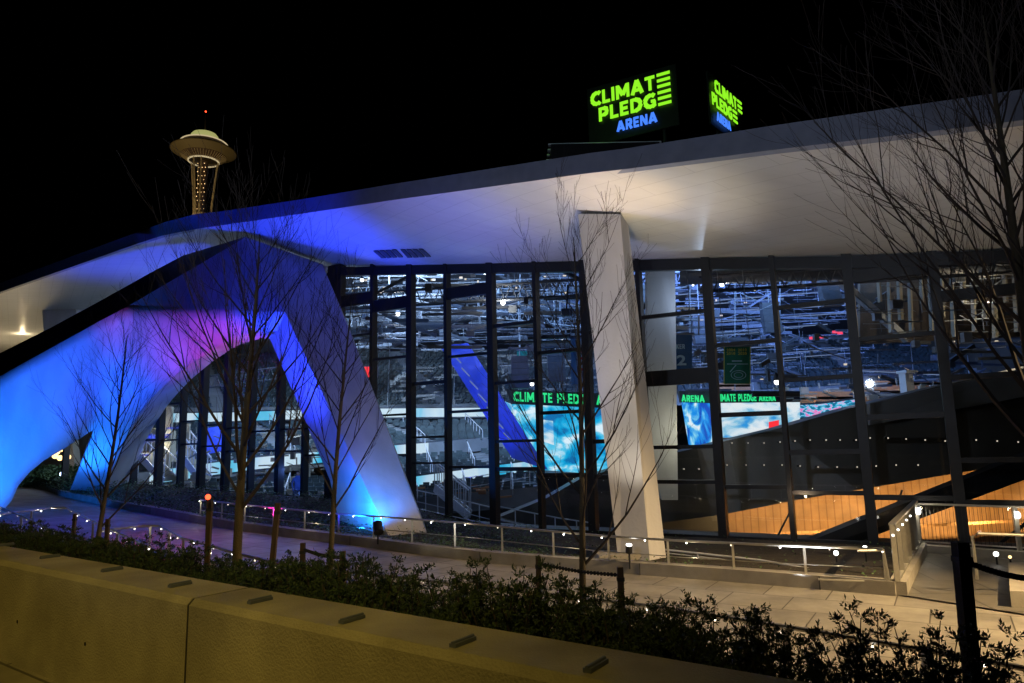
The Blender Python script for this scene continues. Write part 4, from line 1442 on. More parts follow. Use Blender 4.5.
for k in range(7):
    a = Vector((pc_.x - 4.4, pc_.y - 0.9, 14.32)) + Vector((.46, .17, 0)) * k
lm.bar(Vector((SO.x - .2, SO.y - .9, 14.32)), Vector((SO.x + 3, SO.y - 1.7, 14.32)), .15, .05)
lm.build('sign_ledge', 'galv', sg)
for o_, s_ in ((SO, 1), (SO2, 1)):
    pass
l1 = MB()
for q in (SO + U1.normalized() * .5, SO + U1.normalized() * 3.2, SO2 + U2.normalized() * .6, SO2 + U2.normalized() * 3.0):
    MB().tube([Vector((q.x, q.y + .3, 12.0)), Vector((q.x, q.y + .3, q.z - 1))], 0.08, 8).build('sign_leg', 'black_metal', sg)

# ------------------------------------------------------------------ observation tower far away
TD = 452.0
tc0 = P(204, 152, TD)
TZ = tc0.z
tw = thing('observation_tower', 'distant observation tower with lit saucer and three slender legs', 'tower', (tc0.x, tc0.y, -8))
TC = Vector((tc0.x, tc0.y, TZ))
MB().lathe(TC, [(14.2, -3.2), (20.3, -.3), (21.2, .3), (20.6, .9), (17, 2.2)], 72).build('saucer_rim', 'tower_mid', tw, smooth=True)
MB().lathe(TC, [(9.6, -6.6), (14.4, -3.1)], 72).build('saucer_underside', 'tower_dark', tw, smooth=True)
rb_ = MB()
for k in range(48):
    a = 2 * math.pi * k / 48
    c_, s_ = math.cos(a), math.sin(a)
    rb_.bar(TC + Vector((9.8 * c_, 9.8 * s_, -6.9)), TC + Vector((14.3 * c_, 14.3 * s_, -3.4)), 0.25, 0.5)
rb_.build('saucer_rib', 'tower', tw)
MB().lathe(TC, [(17, 2.2), (15.2, 3.6), (14.6, 5.2), (13.4, 5.6)], 64).build('observation_deck', 'tower_dark', tw, smooth=True)
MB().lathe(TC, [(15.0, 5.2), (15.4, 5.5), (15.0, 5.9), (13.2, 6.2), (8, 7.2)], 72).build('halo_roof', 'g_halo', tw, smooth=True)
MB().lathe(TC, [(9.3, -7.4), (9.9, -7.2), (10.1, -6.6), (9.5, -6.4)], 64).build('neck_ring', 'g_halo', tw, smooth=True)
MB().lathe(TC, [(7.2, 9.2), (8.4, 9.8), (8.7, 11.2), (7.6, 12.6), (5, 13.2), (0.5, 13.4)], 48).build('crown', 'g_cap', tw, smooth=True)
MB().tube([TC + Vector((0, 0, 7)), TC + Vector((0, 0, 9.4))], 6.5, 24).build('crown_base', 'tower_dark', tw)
MB().tube([TC + Vector((0, 0, 13)), TC + Vector((0, 0, 20)), TC + Vector((0, 0, 29))], [0.8, 0.4, 0.15], 8).build('spire', 'tower_dark', tw)
MB().ball(TC + Vector((0, 0, 29.3)), 0.6, 10, 6).build('beacon', 'g_red', tw)
zw = TZ - 60
for k in range(3):
    a = math.radians(-90 + 120 * k)
    for off in (-1, 1):
        o2 = a + off * 0.28
        top_ = TC + Vector((9.4 * math.cos(o2), 9.4 * math.sin(o2), -7))
        wst = TC + Vector((4.8 * math.cos(a + off * .12), 4.8 * math.sin(a + off * .12), -62))
        bot_ = Vector((TC.x + 15 * math.cos(a + off * .1), TC.y + 15 * math.sin(a + off * .1), -8))
        MB().tube([top_, top_.lerp(wst, .5) - Vector((.4 * math.cos(a), .4 * math.sin(a), 0)), wst, bot_], [0.5, 0.6, 1.0, 1.4], 6).build('leg', 'tower', tw)
MB().tube([TC + Vector((0, 0, -7)), TC + Vector((0, 0, -70)), Vector((TC.x, TC.y, -8))], [3.0, 3.0, 3.2], 6).build('core', 'tower_dark', tw)
dl = MB()
for k in range(13):
    for j in range(3):
        q = TC + Vector((-2.2 + j * 2.2 + (.7 if k % 2 else 0), -3.3, -9.5 - k * 2.9))
        dl.box(q, (0.36, .2, 0.42))
dl.build('core_light', 'g_amber', tw)
MB().lathe(TC, [(5.4, -44), (6.2, -44.5), (6.0, -50), (4.6, -60)], 6).build('waist_platform', 'tower', tw)
spot(TC + Vector((-10, -70, -110)), TC + Vector((0, 0, -5)), 1.3e5, (1, .72, .34), 60, .6, 2, 'tower_lamp')

# ------------------------------------------------------------------ railings with handrail lamps
def lamp_rail(label, pts, n_post, lamp_step, h, m='steel', mid=True, grp=None, zf=None, cat='railing'):
    r = thing('handrail', label, cat, pts[0] - Vector((0, 0, h)), grp)
    MB().tube(pts, 0.028, 8).build('top_rail', m, r)
    if mid:
        MB().tube([p - Vector((0, 0, h * .55)) for p in pts], 0.012, 5).build('mid_rail', m, r)
    for p in resample(pts, n_post):
        g_ = p.z - h
        MB().bar(Vector((p.x, p.y, g_)), p, 0.05, 0.02).build('post', m, r)
    tot = sum((a - b).length for a, b in zip(pts, pts[1:]))
    n = max(2, int(tot / lamp_step))
    q = resample(pts, n)
    for p in q:
        MB().ball(p + Vector((rnd(-.08, .08), -0.02, -0.045)), rnd(.013, .022), 8, 5).build('rail_lamp', random.choice(('g_led', 'g_led', 'g_led_dim')), r)
    return r, q
RP = [(200, 500), (245, 505), (287, 509), (335, 513.5), (400, 518), (470, 523.5), (540, 530), (608, 536), (690, 541), (790, 545.5), (889, 549)]
rp = []
for px, py in RP:
    q = solve(px, py, lambda x, y: base(x) + 0.27 + 0.62)
    # keep the rail on top of the curb
    rp.append(q)
# posts stand on the curb: use the curb line pulled back 0.15 m
def on_curb(px):
    for i in range(len(CP) - 1):
        if CP[i][0] <= px <= CP[i + 1][0]:
            t = (px - CP[i][0]) / (CP[i + 1][0] - CP[i][0])
            q = cpts[i].lerp(cpts[i + 1], t) * (1 + 0.16 / 16)
            return Vector((q.x, q.y, base(q.x) + HC))
rp = []
for px, py in RP:
    q = on_curb(min(px, 888))
    hh = at(px, py, q.y).z - q.z
    rp.append(q + Vector((0, 0, max(.5, min(0.9, hh)))))
r_, rq = lamp_rail('long thin steel railing with small lamps on top of the planter curb', rp, 16, 0.95, 0.66, grp='railings with small lamps')
for p in rq[::3]:
    point(p + Vector((0, -.25, -.12)), 3.0, (1, .8, .5), .01, 'rail_lamp_light')
def on_ground_rail(pp, h=0.92):
    return [solve(px, py, lambda x, y: base(x) + h) for px, py in pp]
ra = on_ground_rail([(-60, 519), (0, 514), (50, 508), (67, 508), (95, 522), (149, 547)])
r_, q1 = lamp_rail('stair handrail with lamps rising then falling at the far left', ra, 6, 1.3, 0.92, grp='railings with small lamps', mid=False)
rb2 = on_ground_rail([(0, 507), (28, 519), (56, 532), (86, 544)])
r_, q2 = lamp_rail('short handrail with lamps falling to the right at the left edge', rb2, 4, 1.0, 0.92, grp='railings with small lamps', mid=False)
rc = on_ground_rail([(98, 531), (140, 526), (160, 526), (182, 538), (235, 553), (290, 567), (380, 575), (486, 588), (651, 606), (799, 629), (982, 660), (1100, 684)])
r_, q3 = lamp_rail('near handrail with lamps running between shrubs and walkway', rc, 15, 0.85, 0.92, grp='railings with small lamps', mid=False)
for p in q1[::2] + q2[::2] + q3[::3]:
    point(p + Vector((.05, .1, -.14)), 2.0, (1, .85, .6), .008, 'rail_lamp_light')

# ------------------------------------------------------------------ bridge to the door at the right
br_l = [solve(899, 596, lambda x, y: 0.0), solve(921, 553, lambda x, y: 0.0)]
bp_ = MB()
zb_ = 0.03
B1_, B2_ = br_l
B3_, B4_ = solve(1180, 572, lambda x, y: 0.0), solve(1180, 640, lambda x, y: 0.0)
DECKM = paving('bridge slabs', (0.15, 0.14, 0.12), (0.05, 0.05, 0.045), 1.4, 1.4, 0.2, 0.02)  # slabs coloured darker for the dimmer light on the bridge
mbb = MB().add([Vector((q.x, q.y, zb_)) for q in (B1_, B4_, B3_, B2_)], [(0, 1, 2, 3)])
tag(mbb.build('bridge_pavement', DECKM), kind='structure')
bc = thing('bridge_curb', 'concrete edge curb under the panelled railing beside the bridge', 'curb', (B1_.x, B1_.y, 0), 'bridge edge curbs')
MB().bar(Vector((B1_.x, B1_.y, .13)), Vector((B2_.x, B2_.y, .13)), 0.3, 0.28).build('curb_body', 'concrete', bc)
bc = thing('bridge_curb', 'concrete curb across the far side of the bridge below cable railing', 'curb', (B2_.x, B2_.y, 0), 'bridge edge curbs')
MB().bar(Vector((B2_.x, B2_.y, .1)), Vector((B3_.x, B3_.y, .1)), 0.3, 0.24).build('curb_body', 'concrete', bc)
C1, C2 = solve(1012, 609, lambda x, y: 0.0), solve(1010, 577, lambda x, y: 0.0)
bc = thing('bridge_curb', 'raised concrete block curb at the right edge of the bridge', 'curb', (C1.x, C1.y, 0), 'bridge edge curbs')
MB().hexa([Vector((C1.x, C1.y, 0)), Vector((C1.x + 3, C1.y - .5, 0)), Vector((C2.x + 3, C2.y, 0)), Vector((C2.x, C2.y, 0))], [Vector((C1.x, C1.y, .3)), Vector((C1.x + 3, C1.y - .5, .3)), Vector((C2.x + 3, C2.y, .3)), Vector((C2.x, C2.y, .3))]).build('curb_body', 'concrete', bc)
# panelled railing going back
pr_ = thing('panel_railing', 'broad steel railing of flat bars turning towards the glass at the bridge', 'railing', (B1_.x, B1_.y, .27))
T1, T2 = P(893, 524, B1_.y), P(919, 502, B2_.y)
b1, b2 = Vector((B1_.x, B1_.y, .27)), Vector((B2_.x, B2_.y, .27))
T1 = Vector((b1.x, b1.y, 1.34)); T2 = Vector((b2.x, b2.y, 1.34))
MB().bar(T1, T2, 0.12, 0.04).build('top_rail', 'steel', pr_)
for k in range(7):
    t = k / 6
    MB().bar(b1.lerp(b2, t), T1.lerp(T2, t), 0.1, 0.025, (0, 1, 0)).build('flat_bar', 'steel', pr_)
    if k % 2 == 0 or True:
        c = b1.lerp(b2, t).lerp(T1.lerp(T2, t), .82) + Vector((-.06, -.12, 0))
        if k < 5:
            MB().ball(c, 0.022, 8, 5).build('bar_lamp', 'g_led', pr_)
MB().bar(b1 + Vector((0, 0, .03)), b2 + Vector((0, 0, .03)), 0.08, 0.05).build('bottom_rail', 'steel', pr_)
# cable railing across the far side
cr = thing('cable_railing', 'railing of thin vertical cables in front of the orange timber wall', 'railing', (B2_.x, B2_.y, .22))
c1, c2 = Vector((B2_.x, B2_.y, .22)), Vector((B3_.x, B3_.y, .22))
zt_ = Vector((0, 0, 1.05))
MB().bar(c1 + zt_, c2 + zt_, 0.06, 0.05).build('top_rail', 'steel', cr)
MB().bar(c1 + Vector((0, 0, .08)), c2 + Vector((0, 0, .08)), 0.03, 0.03).build('bottom_rail', 'steel', cr)
for k in range(56):
    q = c1.lerp(c2, (k + .5) / 56)
    MB().tube([q + Vector((0, 0, .08)), q + zt_], 0.0065, 4).build('cable', 'black_metal', cr)
tk = [0, (P(976, 500, B2_.y).x - c1.x) / (c2.x - c1.x), .62, 1]
for t in tk:
    q = c1.lerp(c2, t)
    MB().bar(q, q + zt_ + Vector((0, 0, .02)), 0.1, 0.06).build('post', 'steel', cr)
    if t in (tk[0], tk[1]):
        MB().ball(q + Vector((0, -.09, .86)), 0.055, 10, 6, 1.6).build('post_lamp', 'g_white', cr)
        point(q + Vector((-.05, -.3, .8)), 10, (1, .85, .6), .05, 'post_lamp_light')
# small railing on the block curb
sr = thing('handrail', 'short bent steel handrail at the right edge beside the bridge', 'railing', (C1.x + .1, C1.y, .3), 'railings with small lamps')
h0 = Vector((C1.x + .15, C1.y + .3, .3))
MB().tube([h0 + Vector((0, .8, 0)), h0 + Vector((0, .8, .8)), h0 + Vector((0.05, .7, .86)), h0 + Vector((2, .2, .8))], 0.028, 8).build('top_rail', 'steel', sr)
MB().bar(h0 + Vector((1, .45, 0)), h0 + Vector((1, .45, .84)), .05, .02).build('post', 'steel', sr)
# return railing at the end of the curb
se = rp[-1]
re_ = thing('handrail', 'bent end piece of the curb railing beside the bridge panels', 'railing', (se.x, se.y, base(se.x) + HC), 'railings with small lamps')
MB().tube([se + Vector((-.5, 0, -.02)), se + Vector((-.04, 0, -.02)), se + Vector((0, 0, -.05)), se + Vector((.06, 0, -.66))], 0.03, 8).build('top_rail', 'steel', re_)
MB().tube([se + Vector((-1.2, .3, -.6)), se + Vector((0, 0, -.62))], 0.02, 6).build('bottom_rail', 'steel', re_)
# globe lamps low on the glass
for x, y, lab in [(836, 553, 'left of the two bright globe lamps at the foot of the orange window'), (865, 548, 'right of the two bright globe lamps at the foot of the orange window'), (996, 554, 'bright globe lamp at the foot of the far right window'), (1010, 557, 'small amber globe lamp at the far right window')]:
    gq = P(x, y, 17.0)
    o = thing('globe_lamp', lab, 'lamp', gq, 'globe lamps along the window foot')
    MB().ball(gq, 0.055 if x != 1010 else .035, 12, 8).build('globe', 'g_white' if x != 1010 else 'g_amber', o, smooth=True)
    MB().tube([gq - Vector((0, 0, .05)), Vector((gq.x, gq.y, -.05))], .02, 6).build('stem', 'black_metal', o)

# ------------------------------------------------------------------ trees
def tree(label, basep, height, crown_from, spread, n_main, r0, lean=(0, 0), seed=1, levels=2, density=1.0, topx=0.0, up=0.9):
    rs = random.Random(seed)
    root = thing('bare_tree', label, 'tree', basep, 'bare young trees on the planted strip')
    B = Vector(basep)
    tr, tw_ = MB(), MB()
    n = 14
    pts, rad = [], []
    for k in range(n + 1):
        t = k / n
        wob = Vector((math.sin(t * 5 + seed) * 0.04, math.cos(t * 4 + seed) * 0.04, 0)) * height * 0.12
        pts.append(B + Vector((lean[0] * t, lean[1] * t, height * t)) + wob - Vector((0, 0, .1 if k == 0 else 0)))
        rad.append(r0 * (1 - t) ** 0.8 + 0.006)
    tr.tube(pts, rad, 8)
    def trunk(t):
        u = t * n
        k = min(int(u), n - 1)
        return pts[k].lerp(pts[k + 1], u - k), rad[k]
    def branch(p, d, L, r, lev):
        nseg = 5 if lev > 0 else 4
        q = p.copy()
        pp, rr = [q.copy()], [r]
        dd = d.copy()
        for k in range(nseg):
            dd = (dd + Vector((rs.uniform(-.12, .12), rs.uniform(-.12, .12), 0.10 * up))).normalized()
            q = q + dd * L / nseg
            pp.append(q.copy())
            rr.append(max(0.0018, r * (1 - (k + 1) / nseg * 0.85)))
        tw_.tube(pp, rr, 4 if lev > 0 else 3, cap=False)
        if lev > 0:
            m = int((6 if lev == 2 else 5) * density)
            for j in range(m):
                t = 0.2 + 0.75 * (j + rs.random()) / m
                u = t * nseg
                k = min(int(u), nseg - 1)
                s_ = pp[k].lerp(pp[k + 1], u - k)
                ax = (pp[k + 1] - pp[k]).normalized()
                side = ax.cross(Vector((rs.uniform(-1, 1), rs.uniform(-1, 1), rs.uniform(-1, 1)))).normalized()
                nd = (ax * 0.85 + side * rs.uniform(.35, .65) + Vector((0, 0, .12))).normalized()
                branch(s_, nd, L * rs.uniform(.35, .55), rr[k] * .55, lev - 1)
    for i in range(n_main):
        t = crown_from + (0.96 - crown_from) * (i / n_main) ** 0.9
        p, r = trunk(t)
        a = i * 2.4 + rs.uniform(-.4, .4)
        el = 0.95 + 0.35 * t
        d = Vector((math.cos(a), math.sin(a) * .8, el)).normalized()
        L = spread * (1.15 - 0.75 * t) * rs.uniform(.8, 1.2)
        branch(p, d, L, max(.006, r * .45), levels)
    tr.build('trunk', 'bark', root, smooth=True)
    tw_.build('branches', 'twig', root, fix=False)
    return root
def gpt(px, py, d):
    p = at(px, py, d)
    return Vector((p.x, p.y, gz(p.x, p.y)))
t1b = gpt(237, 560, 9.0)
tree('tallest bare tree in front of the blue arch', t1b, at(250, 228, 9).z - t1b.z, 0.27, 2.8, 26, 0.062, (0.05, .2), 3, 2, 1.1)
t2b = gpt(325, 565, 9.8)
tree('slim bare tree in front of the grey arch leg', t2b, at(348, 300, 9.8).z - t2b.z, .38, 1.9, 20, 0.04, (.28, .1), 8, 2, .9)
t3b = gpt(583, 600, 8.4)
tree('slim bare tree in front of the leaning white column', t3b, at(592, 235, 8.4).z - t3b.z, .28, 2.1, 22, 0.042, (0.06, .1), 11, 2, .9)
t4b = gpt(97, 520, 15)
tree('small bare tree at the left before the bright blue leg', t4b, at(118, 335, 15).z - t4b.z, .2, 2.3, 24, 0.05, (.35, .1), 17, 2, .9)
t5b = gpt(1072, 640, 7.2)
tree('large bare tree whose branches reach in from the right edge', t5b, at(1005, 10, 7.2).z - t5b.z, .34, 3.8, 32, 0.085, (.0, .1), 23, 2, 1.2, up=.7)

# ------------------------------------------------------------------ tree stakes and ties
ST = [(210, 500, 590, 9.3, 'stake', 'tall timber stake with the red lamp left of the tallest tree'), (278, 503, 590, 9.2, 'stake', 'tall leaning timber stake right of the tallest tree'), (303, 543, 600, 9.8, 'stake', 'short timber stake left of the slim tree by the grey leg'), (343, 551, 610, 9.0, 'stake', 'short timber stake right of the slim tree by the grey leg'),
      (538, 556, 620, 8.6, 'stake', 'timber stake left of the tree before the leaning column'), (620, 567, 625, 7.6, 'stake', 'timber stake right of the tree before the leaning column'), (960, 542, 683, 5.2, 'stake_dark', 'tall dark square stake at the lower right'), (75, 514, 545, 15.5, 'stake', 'short brown stake at the left of the small tree'), (108, 519, 560, 13.5, 'stake', 'short brown stake at the right of the small tree')]
tops = []
for px, y0, y1, d, m_, lab in ST:
    tp = at(px, y0, d)
    gb_ = gz(tp.x, tp.y)
    o = thing('tree_stake', lab, 'stake', (tp.x, tp.y, gb_), 'timber stakes beside the bare trees')
    lx = 0.12 if px == 278 else (.05 if px == 960 else 0)
    w_ = 0.06 if px != 960 else 0.085
    MB().bar(Vector((tp.x - lx, tp.y, gb_ - .1)), tp, w_, w_).build('stake_post', m_, o)
    MB().box(tp - Vector((0, 0, .12)), (w_ + .015, w_ + .015, .04)).build('tie_collar', 'rubber', o)
    tops.append(tp)
def tie(label, a, b, sag=0.025):
    o = thing('tree_tie', label, 'tie', a, 'rubber ties between stakes')
    n = 10
    pts = [a.lerp(b, k / n) - Vector((0, 0, sag * math.sin(math.pi * k / n))) for k in range(n + 1)]
    MB().tube(pts, 0.012, 6).build('strap', 'rubber', o)
    mm = MB()
    for k in range(26):
        t = (k + .5) / 26
        q = a.lerp(b, t) - Vector((0, 0, sag * math.sin(math.pi * t)))
        mm.box(q, (.025, .02, .04))
    mm.build('links', 'rubber', o)
dz = Vector((0, 0, .08))
tie('dark strap between the two short stakes by the grey leg tree', tops[2] - dz, tops[3] - dz)
tie('dark strap between the stakes before the leaning column', tops[4] - dz, tops[5] - dz)
tie('thick dark strap running right from the tall dark stake', tops[6] - dz * 1.6, at(1060, 580, 5.3), .04)

# ------------------------------------------------------------------ shrubs
def shrub_mesh(seed, H, Wd):
    rs = random.Random(seed)
    leaf, stem = MB(), MB()
    for i in range(80):
        a = rs.uniform(0, 6.283)
        rr_ = Wd * math.sqrt(rs.random()) * .42
        p = Vector((math.cos(a) * rr_, math.sin(a) * rr_, -0.05))
        L = H * rs.uniform(.55, 1.1) * (1 - .3 * rr_ / Wd)
        d = Vector((math.cos(a) * rs.uniform(.1, .55), math.sin(a) * rs.uniform(.1, .55), 1)).normalized()
        pts = [p]
        n = 9
        q = p
        for k in range(n):
            d = (d + Vector((rs.uniform(-.14, .14), rs.uniform(-.14, .14), .05))).normalized()
            q = q + d * L / n
            pts.append(q)
        stem.tube(pts, [0.008 * (1 - k / (n + 1)) + .002 for k in range(n + 1)], 3, cap=False)
        for k in range(2, n + 1):
            u = pts[k]
            ax = (pts[k] - pts[k - 1]).normalized()
            nb = 4 if k < n else 5
            for j in range(nb):
                side = ax.cross(Vector((rs.uniform(-1, 1), rs.uniform(-1, 1), rs.uniform(-1, 1)))).normalized()
                tw1 = (ax * rs.uniform(.5, 1.1) + side).normalized()
                tl = rs.uniform(.05, .12) * (1.1 - .4 * k / n)
                for s_ in range(13):
                    b = u + tw1 * tl * (s_ + 1) / 13
                    nd = (tw1 * .8 + tw1.cross(Vector((rs.uniform(-1, 1), rs.uniform(-1, 1), rs.uniform(-1, 1)))).normalized() * .9).normalized() * rs.uniform(.018, .034)
                    e = nd.cross(Vector((rs.uniform(-1, 1), rs.uniform(-1, 1), 1))).normalized() * .0046
                    leaf.add([b - e, b + nd * .6 - e, b + nd, b + nd * .5 + e], [(0, 1, 2, 3)])
    return leaf, stem
protos = []
for sd in range(5):
    lf_, st_ = shrub_mesh(100 + sd, .82, .8)
    r = thing('yew_shrub', 'placeholder', 'shrub', (0, 0, 0), 'yew shrubs behind the low wall')
    lf_.build('foliage', 'leaf', r, fix=False)
    st_.build('stems', 'twig', r, fix=False)
    protos.append(r)
spots = []
for row, off, cnt in ((0, .6, 26), (1, 1.2, 25), (2, 2.3, 12)):
    a = wallpt(-150 + row * 20)
    b = wallpt(1120)
    for i in range(cnt):
        t = (i + .5 + rnd(-.2, .2)) / cnt
        q = a.lerp(b, t) + NW * (off + rnd(-.12, .12))
        spots.append((row, i, q))
names = {0: 'front row nearest the wall', 1: 'middle row on the bank', 2: 'back row nearest the walkway'}
used = set()
order2 = order + ['nineteenth', 'twentieth', 'twenty-first', 'twenty-second', 'twenty-third', 'twenty-fourth', 'twenty-fifth', 'twenty-sixth']
for k, (row, i, q) in enumerate(spots):
    j = random.randrange(5)
    if j not in used:
        o = protos[j]
        used.add(j)
        o.location = (q.x, q.y, gz(q.x, q.y))
    else:
        o = copy_tree(protos[j], (q.x, q.y, gz(q.x, q.y)), rnd(0, 6.28))
    s_ = rnd(.68, 1.06) * (.95, .92, .5)[row]
    if q.x < -3.6:
        s_ *= .95
    o.scale = (s_, s_, s_ * rnd(.9, 1.12))
    o['label'] = f'{order2[i]} dark yew shrub from the left in the {names[row]}'
for j, p in enumerate(protos):
    if j not in used:
        for c in list(p.children):
            bpy.data.objects.remove(c)
        bpy.data.objects.remove(p)

# ------------------------------------------------------------------ garden lamps, flood fixtures
def flood(label, c, aim, m, size=.12, cat='flood lamp'):
    o = thing('flood_lamp', label, cat, c, 'flood lamps in the planting')
    d = (Vector(aim) - Vector(c)).normalized()
    MB().tube([c - d * size, c + d * size], size * .9, 12).build('lamp_body', 'black_metal', o)
    MB().tube([c + d * (size + .005), c + d * (size + .02)], size * .75, 12).build('lens', m, o)
    MB().bar(c - Vector((0, 0, .05)), Vector((c.x, c.y, c.z - .45)), .04, .04).build('bracket', 'black_metal', o)
    return d
fl1 = P(62, 474, 40)
flood('bright blue white flood lamp between the two blue legs', fl1, EYE, 'g_cool', .16)
fl2 = P(378, 528, 20.6)
flood('dark flood lamp standing before the foot of the blue arch leg', fl2, P(360, 400, 24), 'black_metal', .16)
fl3 = P(629, 549, 17.0)
flood('small white uplight at the foot of the leaning column', fl3, fl3 + Vector((0, -.3, 1)), 'g_white', .09)
rl_ = P(208, 497, 9.1)
o = thing('marker_lamp', 'small red lamp on top of the timber stake', 'lamp', rl_)
MB().ball(rl_, .035, 10, 6).build('red_lens', 'g_red', o)
MB().box(rl_ - Vector((0, -.03, .03)), (.07, .05, .05)).build('lamp_housing', 'black_metal', o)
for i, (x, y) in enumerate([(57, 452), (62, 449), (66, 455), (60, 458), (55, 456), (68, 457), (63, 466)]):
    q = P(x, y, 52)
    o = thing('amber_lamp', ['uppermost left', 'uppermost right', 'middle right', 'lower middle', 'leftmost', 'rightmost', 'lowest separate'][i] + ' amber bulb of the cluster behind the blue legs', 'lamp', q, 'cluster of amber lamps behind the legs')
    MB().ball(q, .2 if i < 6 else .13, 10, 6).build('bulb', 'g_amber', o, smooth=True)
    MB().tube([q + Vector((0, 0, .2)), q + Vector((0, 0, 4))], .02, 4).build('cord', 'rubber', o)
# dark hedge and wall behind the legs
bw = thing('garden_wall', 'dim brown wall with a pale pier behind the gap between the legs', 'wall', P(40, 480, 56))
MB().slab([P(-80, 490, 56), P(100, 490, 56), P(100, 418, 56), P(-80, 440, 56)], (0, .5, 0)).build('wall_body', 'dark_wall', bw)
MB().slab([P(66, 478, 54), P(76, 478, 54), P(72, 440, 54), P(64, 444, 54)], (0, .8, 0)).build('pier', 'beige', bw)
hg = MB()
for _ in range(5000):
    q = P(rnd(-70, 110), rnd(466, 486), rnd(42, 46))
    a = rnd(0, 6.28)
    s_ = rnd(.08, .2)
    hg.add([q, q + Vector((math.cos(a) * s_, rnd(-.1, .1), math.sin(a) * s_)), q + Vector((math.cos(a + 1) * s_, rnd(-.1, .1), math.sin(a + 1) * s_))], [(0, 1, 2)])
tag(hg.build('hedge', 'leaf_bed', fix=False), 'low dark hedge behind the gap between the blue legs', 'hedge')

# ------------------------------------------------------------------ person by the glass
def person(label, foot_, rz, hgt=1.72):
    root = thing('person', label, 'person', foot_)
    k = hgt / 1.72
    J = [((0, 0, .95), .15), ((0, 0, 1.12), .14), ((0, 0.01, 1.38), .17), ((0, .01, 1.50), .07), ((0, -.01, 1.58), .085), ((0, -.02, 1.70), .075),
         ((-.10, 0, .90), .10), ((-.11, -.03, .50), .07), ((-.11, .03, .08), .05), ((-.11, -.12, .04), .045),
         ((.10, 0, .90), .10), ((.12, .04, .50), .07), ((.13, .12, .08), .05), ((.13, -.02, .04), .045),
         ((-.20, .01, 1.40), .07), ((-.25, .02, 1.14), .05), ((-.22, -.10, .92), .04), ((-.22, -.13, .84), .035),
         ((.20, .01, 1.40), .07), ((.25, .03, 1.14), .05), ((.24, -.06, .90), .04), ((.24, -.08, .82), .035)]
    E = [(0, 1), (1, 2), (2, 3), (3, 4), (4, 5), (0, 6), (6, 7), (7, 8), (8, 9), (0, 10), (10, 11), (11, 12), (12, 13), (2, 14), (14, 15), (15, 16), (16, 17), (2, 18), (18, 19), (19, 20), (20, 21)]
    me = bpy.data.meshes.new('body')
    me.from_pydata([tuple(Vector(j[0]) * k) for j in J], E, [])
    o = bpy.data.objects.new('body', me)
    COL.objects.link(o)
    o.parent = root
    me.materials.append(M['jacket'])
    md_ = o.modifiers.new('skin', 'SKIN')
    for i, j in enumerate(J):
        me.skin_vertices[0].data[i].radius = (j[1] * k, j[1] * k * .8)
    me.skin_vertices[0].data[0].use_root = True
    o.modifiers.new('sub', 'SUBSURF').levels = 1
    o.modifiers['sub'].render_levels = 1
    L = Vector(foot_)
    MB().ball(L + Vector((0, .01, 1.66)) * k, .098 * k, 12, 8, 1.15).build('hair', 'hair', root, smooth=True)
    MB().ball(L + Vector((0, -.03, 1.615)) * k, .082 * k, 12, 8, 1.15).build('face', 'skin', root, smooth=True)
    MB().tube([L + Vector((-.11, 0, .88)), L + Vector((-.11, -.03, .5)), L + Vector((-.11, .03, .1))], [.115, .085, .07], 10).build('trouser_leg', 'jeans', root, smooth=True)
    MB().tube([L + Vector((.11, 0, .88)), L + Vector((.12, .04, .5)), L + Vector((.13, .12, .1))], [.115, .085, .07], 10).build('trouser_leg', 'jeans', root, smooth=True)
    root.rotation_euler = (0, 0, rz)
    return root
pf = P(297, 506, 33.4)
pz = base(pf.x) - .09
person('person in a blue jacket standing just inside the glass under the arch', (pf.x, pf.y, pz + .0), .5)
bgq = Vector((pf.x + .25, pf.y - .15, pz + .62))
tag(MB().box(bgq, (.3, .14, .34), .4).build('carry_bag', 'bag'), 'pale bag carried by the person in the blue jacket', 'bag')

# ------------------------------------------------------------------ lights
BLUE = (0.02, 0.06, 1.0)
CYAN = (0.01, 0.17, 1.0)
# legs of the arch
spot(P(-35, 515, 26.0), P(-5, 450, 29.0), 3300, CYAN, 125, .9, .2)
spot(P(-60, 560, 22.0), P(30, 380, 30), 2200, (.02, .05, 1), 80, .9, .2)
spot(P(60, 512, 27), P(110, 340, 30.5), 2600, BLUE, 80, .8, .3)
spot(P(80, 489, 33.0), P(90, 440, 34), 600, CYAN, 100, .9, .2)
spot(P(360, 527, 21.2), P(374, 480, 23.2), 1300, (.01, .22, 1), 100, .7, .1)
spot(P(340, 545, 20.5), P(300, 360, 26.5), 1300, (.03, .03, 1), 60, .8, .3)
spot(P(280, 520, 23), P(203, 340, 30), 4200, (1, .03, .42), 34, .9, .3)
spot(P(150, 560, 19.5), P(205, 275, 30), 14000, (.03, .045, 1), 19, .9, .3)
# blue wash over the soffit at the left
spot(P(235, 520, 22.0), P(285, 225, 28), 10500, (.02, .045, 1), 66, .9, .5)
spot(P(440, 530, 19.0), P(400, 215, 23), 2000, (.10, .13, 1), 66, .9, .5)
spot(P(150, 480, 38), P(140, 255, 37.5), 7000, (.01, .04, 1), 80, .9, .5)
area(P(0, 440, 62), P(10, 310, 60), 550, (1, .78, .45), 4, 4)
# column and soffit
spot(fl3 + Vector((-.05, -.2, .25)), P(608, 250, 19.2), 260, (1, .86, .66), 70, .8, .1)
spot(P(640, 560, 15.6), P(615, 200, 17.8), 1250, (1, .80, .48), 56, .9, .3)
spot(P(800, 575, 15), P(800, 190, 16), 650, (.85, .9, 1), 95, .9, .5)
spot(P(500, 560, 17.5), P(520, 215, 20), 1400, (.5, .54, 1), 80, .9, .5)
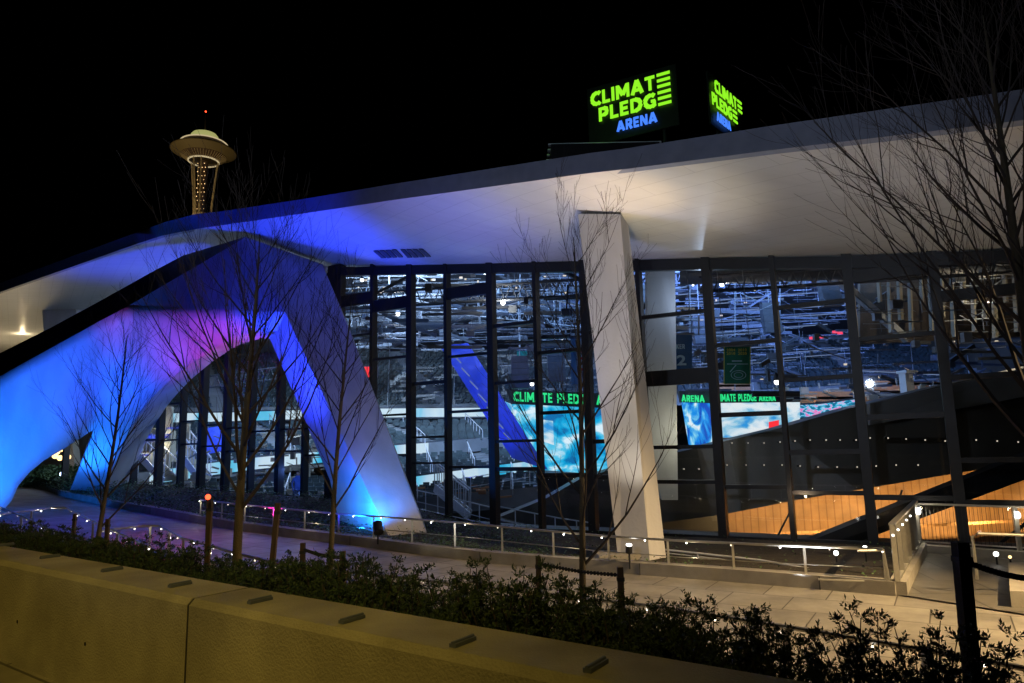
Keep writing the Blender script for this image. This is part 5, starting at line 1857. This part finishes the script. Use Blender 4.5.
# walkway: warm lamp posts out of the picture at the right and behind
spot((13, 9.5, 7.5), (5.2, 12.2, 0), 10500, (1, .67, .31), 74, .9, .12, 'street_lamp_light')
spot((-1.5, -4, 11.0), (-4.4, 5.2, 1.0), 2300, (1, .68, .13), 54, .9, .15, 'street_lamp_light')
# inside: bowl lighting
area((0, 46, 17.3), (0, 56, 0), 16500, (.3, .54, 1), 46, 14)
point(P(235, 400, 41), 160, (.6, .75, 1), .02)
point(P(300, 430, 40), 120, (.6, .75, 1), .02)
point(P(440, 430, 42), 160, (.45, .6, 1), .02)
area((-14, 44, 15.2), (-14, 62, 4), 8000, (.6, .78, 1), 20, 2)
area((20, 46, 15.8), (24, 74, 8), 7000, (.2, .36, 1), 26, 2)
spot(P(470, 480, 34), P(480, 400, 41), 1500, (.1, .15, 1), 60, .8, .4)
spot(P(210, 478, 37), P(216, 440, 41), 160, (.1, .25, 1), 60, .8, .3)
for x, y, d, pw in ((503, 303, 39, 160), (398, 314, 43, 160), (722, 284, 39, 160), (485, 273, 39, 120)):
    point(P(x, y + 3, d - .5), pw, (1, .93, .82), .03)
# warm timber hall at the right
for x in (770, 830, 900, 980, 1080):
    spot(P(x, 515, 27.6), P(x, 535, 30), 500, (1, .62, .26), 150, .9, .05)
for x, y, d in ((830, 395, 48), (905, 380, 50), (732, 382, 58)):
    point(P(x, y, d - 1.2), 38, (1, .62, .3), .02)
point(P(990, 300, 35), 200, (1, .78, .5), .03)
point(P(160, 440, 41), 90, (1, .9, .65), .03)
point(P(700, 432, 23.4), 60, (1, .92, .65), .03)
point(P(700, 300, 23.6), 45, (.6, .75, 1), .03)
point(P(800, 500, 20.5), 30, (1, .7, .4), .03)
S.cycles.max_bounces = 5
S.cycles.diffuse_bounces = 2
S.cycles.glossy_bounces = 3
S.cycles.transparent_max_bounces = 12
S.cycles.sample_clamp_indirect = 3
S.cycles.use_denoising = True

# purple spill on the left part of the walkway
spot(P(70, 300, 27), P(90, 520, 25), 800, (.12, .05, 1), 60, .9, .2)
spot(P(170, 330, 26), P(170, 530, 22), 500, (1, .1, .35), 40, .9, .2)
spot(P(300, 300, 24), P(220, 520, 20), 700, (.2, .15, 1), 60, .9, .2)

for x, y, d in ((360, 285, 50), (440, 280, 52), (540, 275, 50), (600, 350, 60), (700, 360, 60), (830, 345, 56)):
    point(P(x, y, d), 90, (.85, .92, 1), .03)

# added cool spot behind the viewer, brightens the roof edge and column
spot((-8, -10, 7), (2.5, 16, 9.0), 3600, (.7, .8, 1), 46, .9, .2)
for x, y in ((530, 250), (668, 246), (760, 246), (850, 244), (950, 240)):
    spot(P(x + 6, 540 if x < 700 else 552, GD(x) - 1.6), P(x, y, GD(x) - 1.2), 90, (1, .88, .7), 34, 1, .05)

spot(P(255, 520, 28.5), P(155, 420, 35.5), 500, (.32, .26, 1), 60, .9, .2)
point(Vector((pc_.x - 2.4, pc_.y - 1.7, 15.2)), 34, (.3, 1, .05), .05)
point(P(300, 470, 32), 40, (.15, .3, 1), .05)

spot(P(480, 575, 16), P(392, 450, 25), 420, (1, .95, .85), 34, 1, .2)
spot(P(650, 562, 16.2), P(620, 203, 17.6), 2100, (1, .66, .24), 26, 1, .1)
point(P(22, 338, 60), 70, (1, .78, .45), .05)
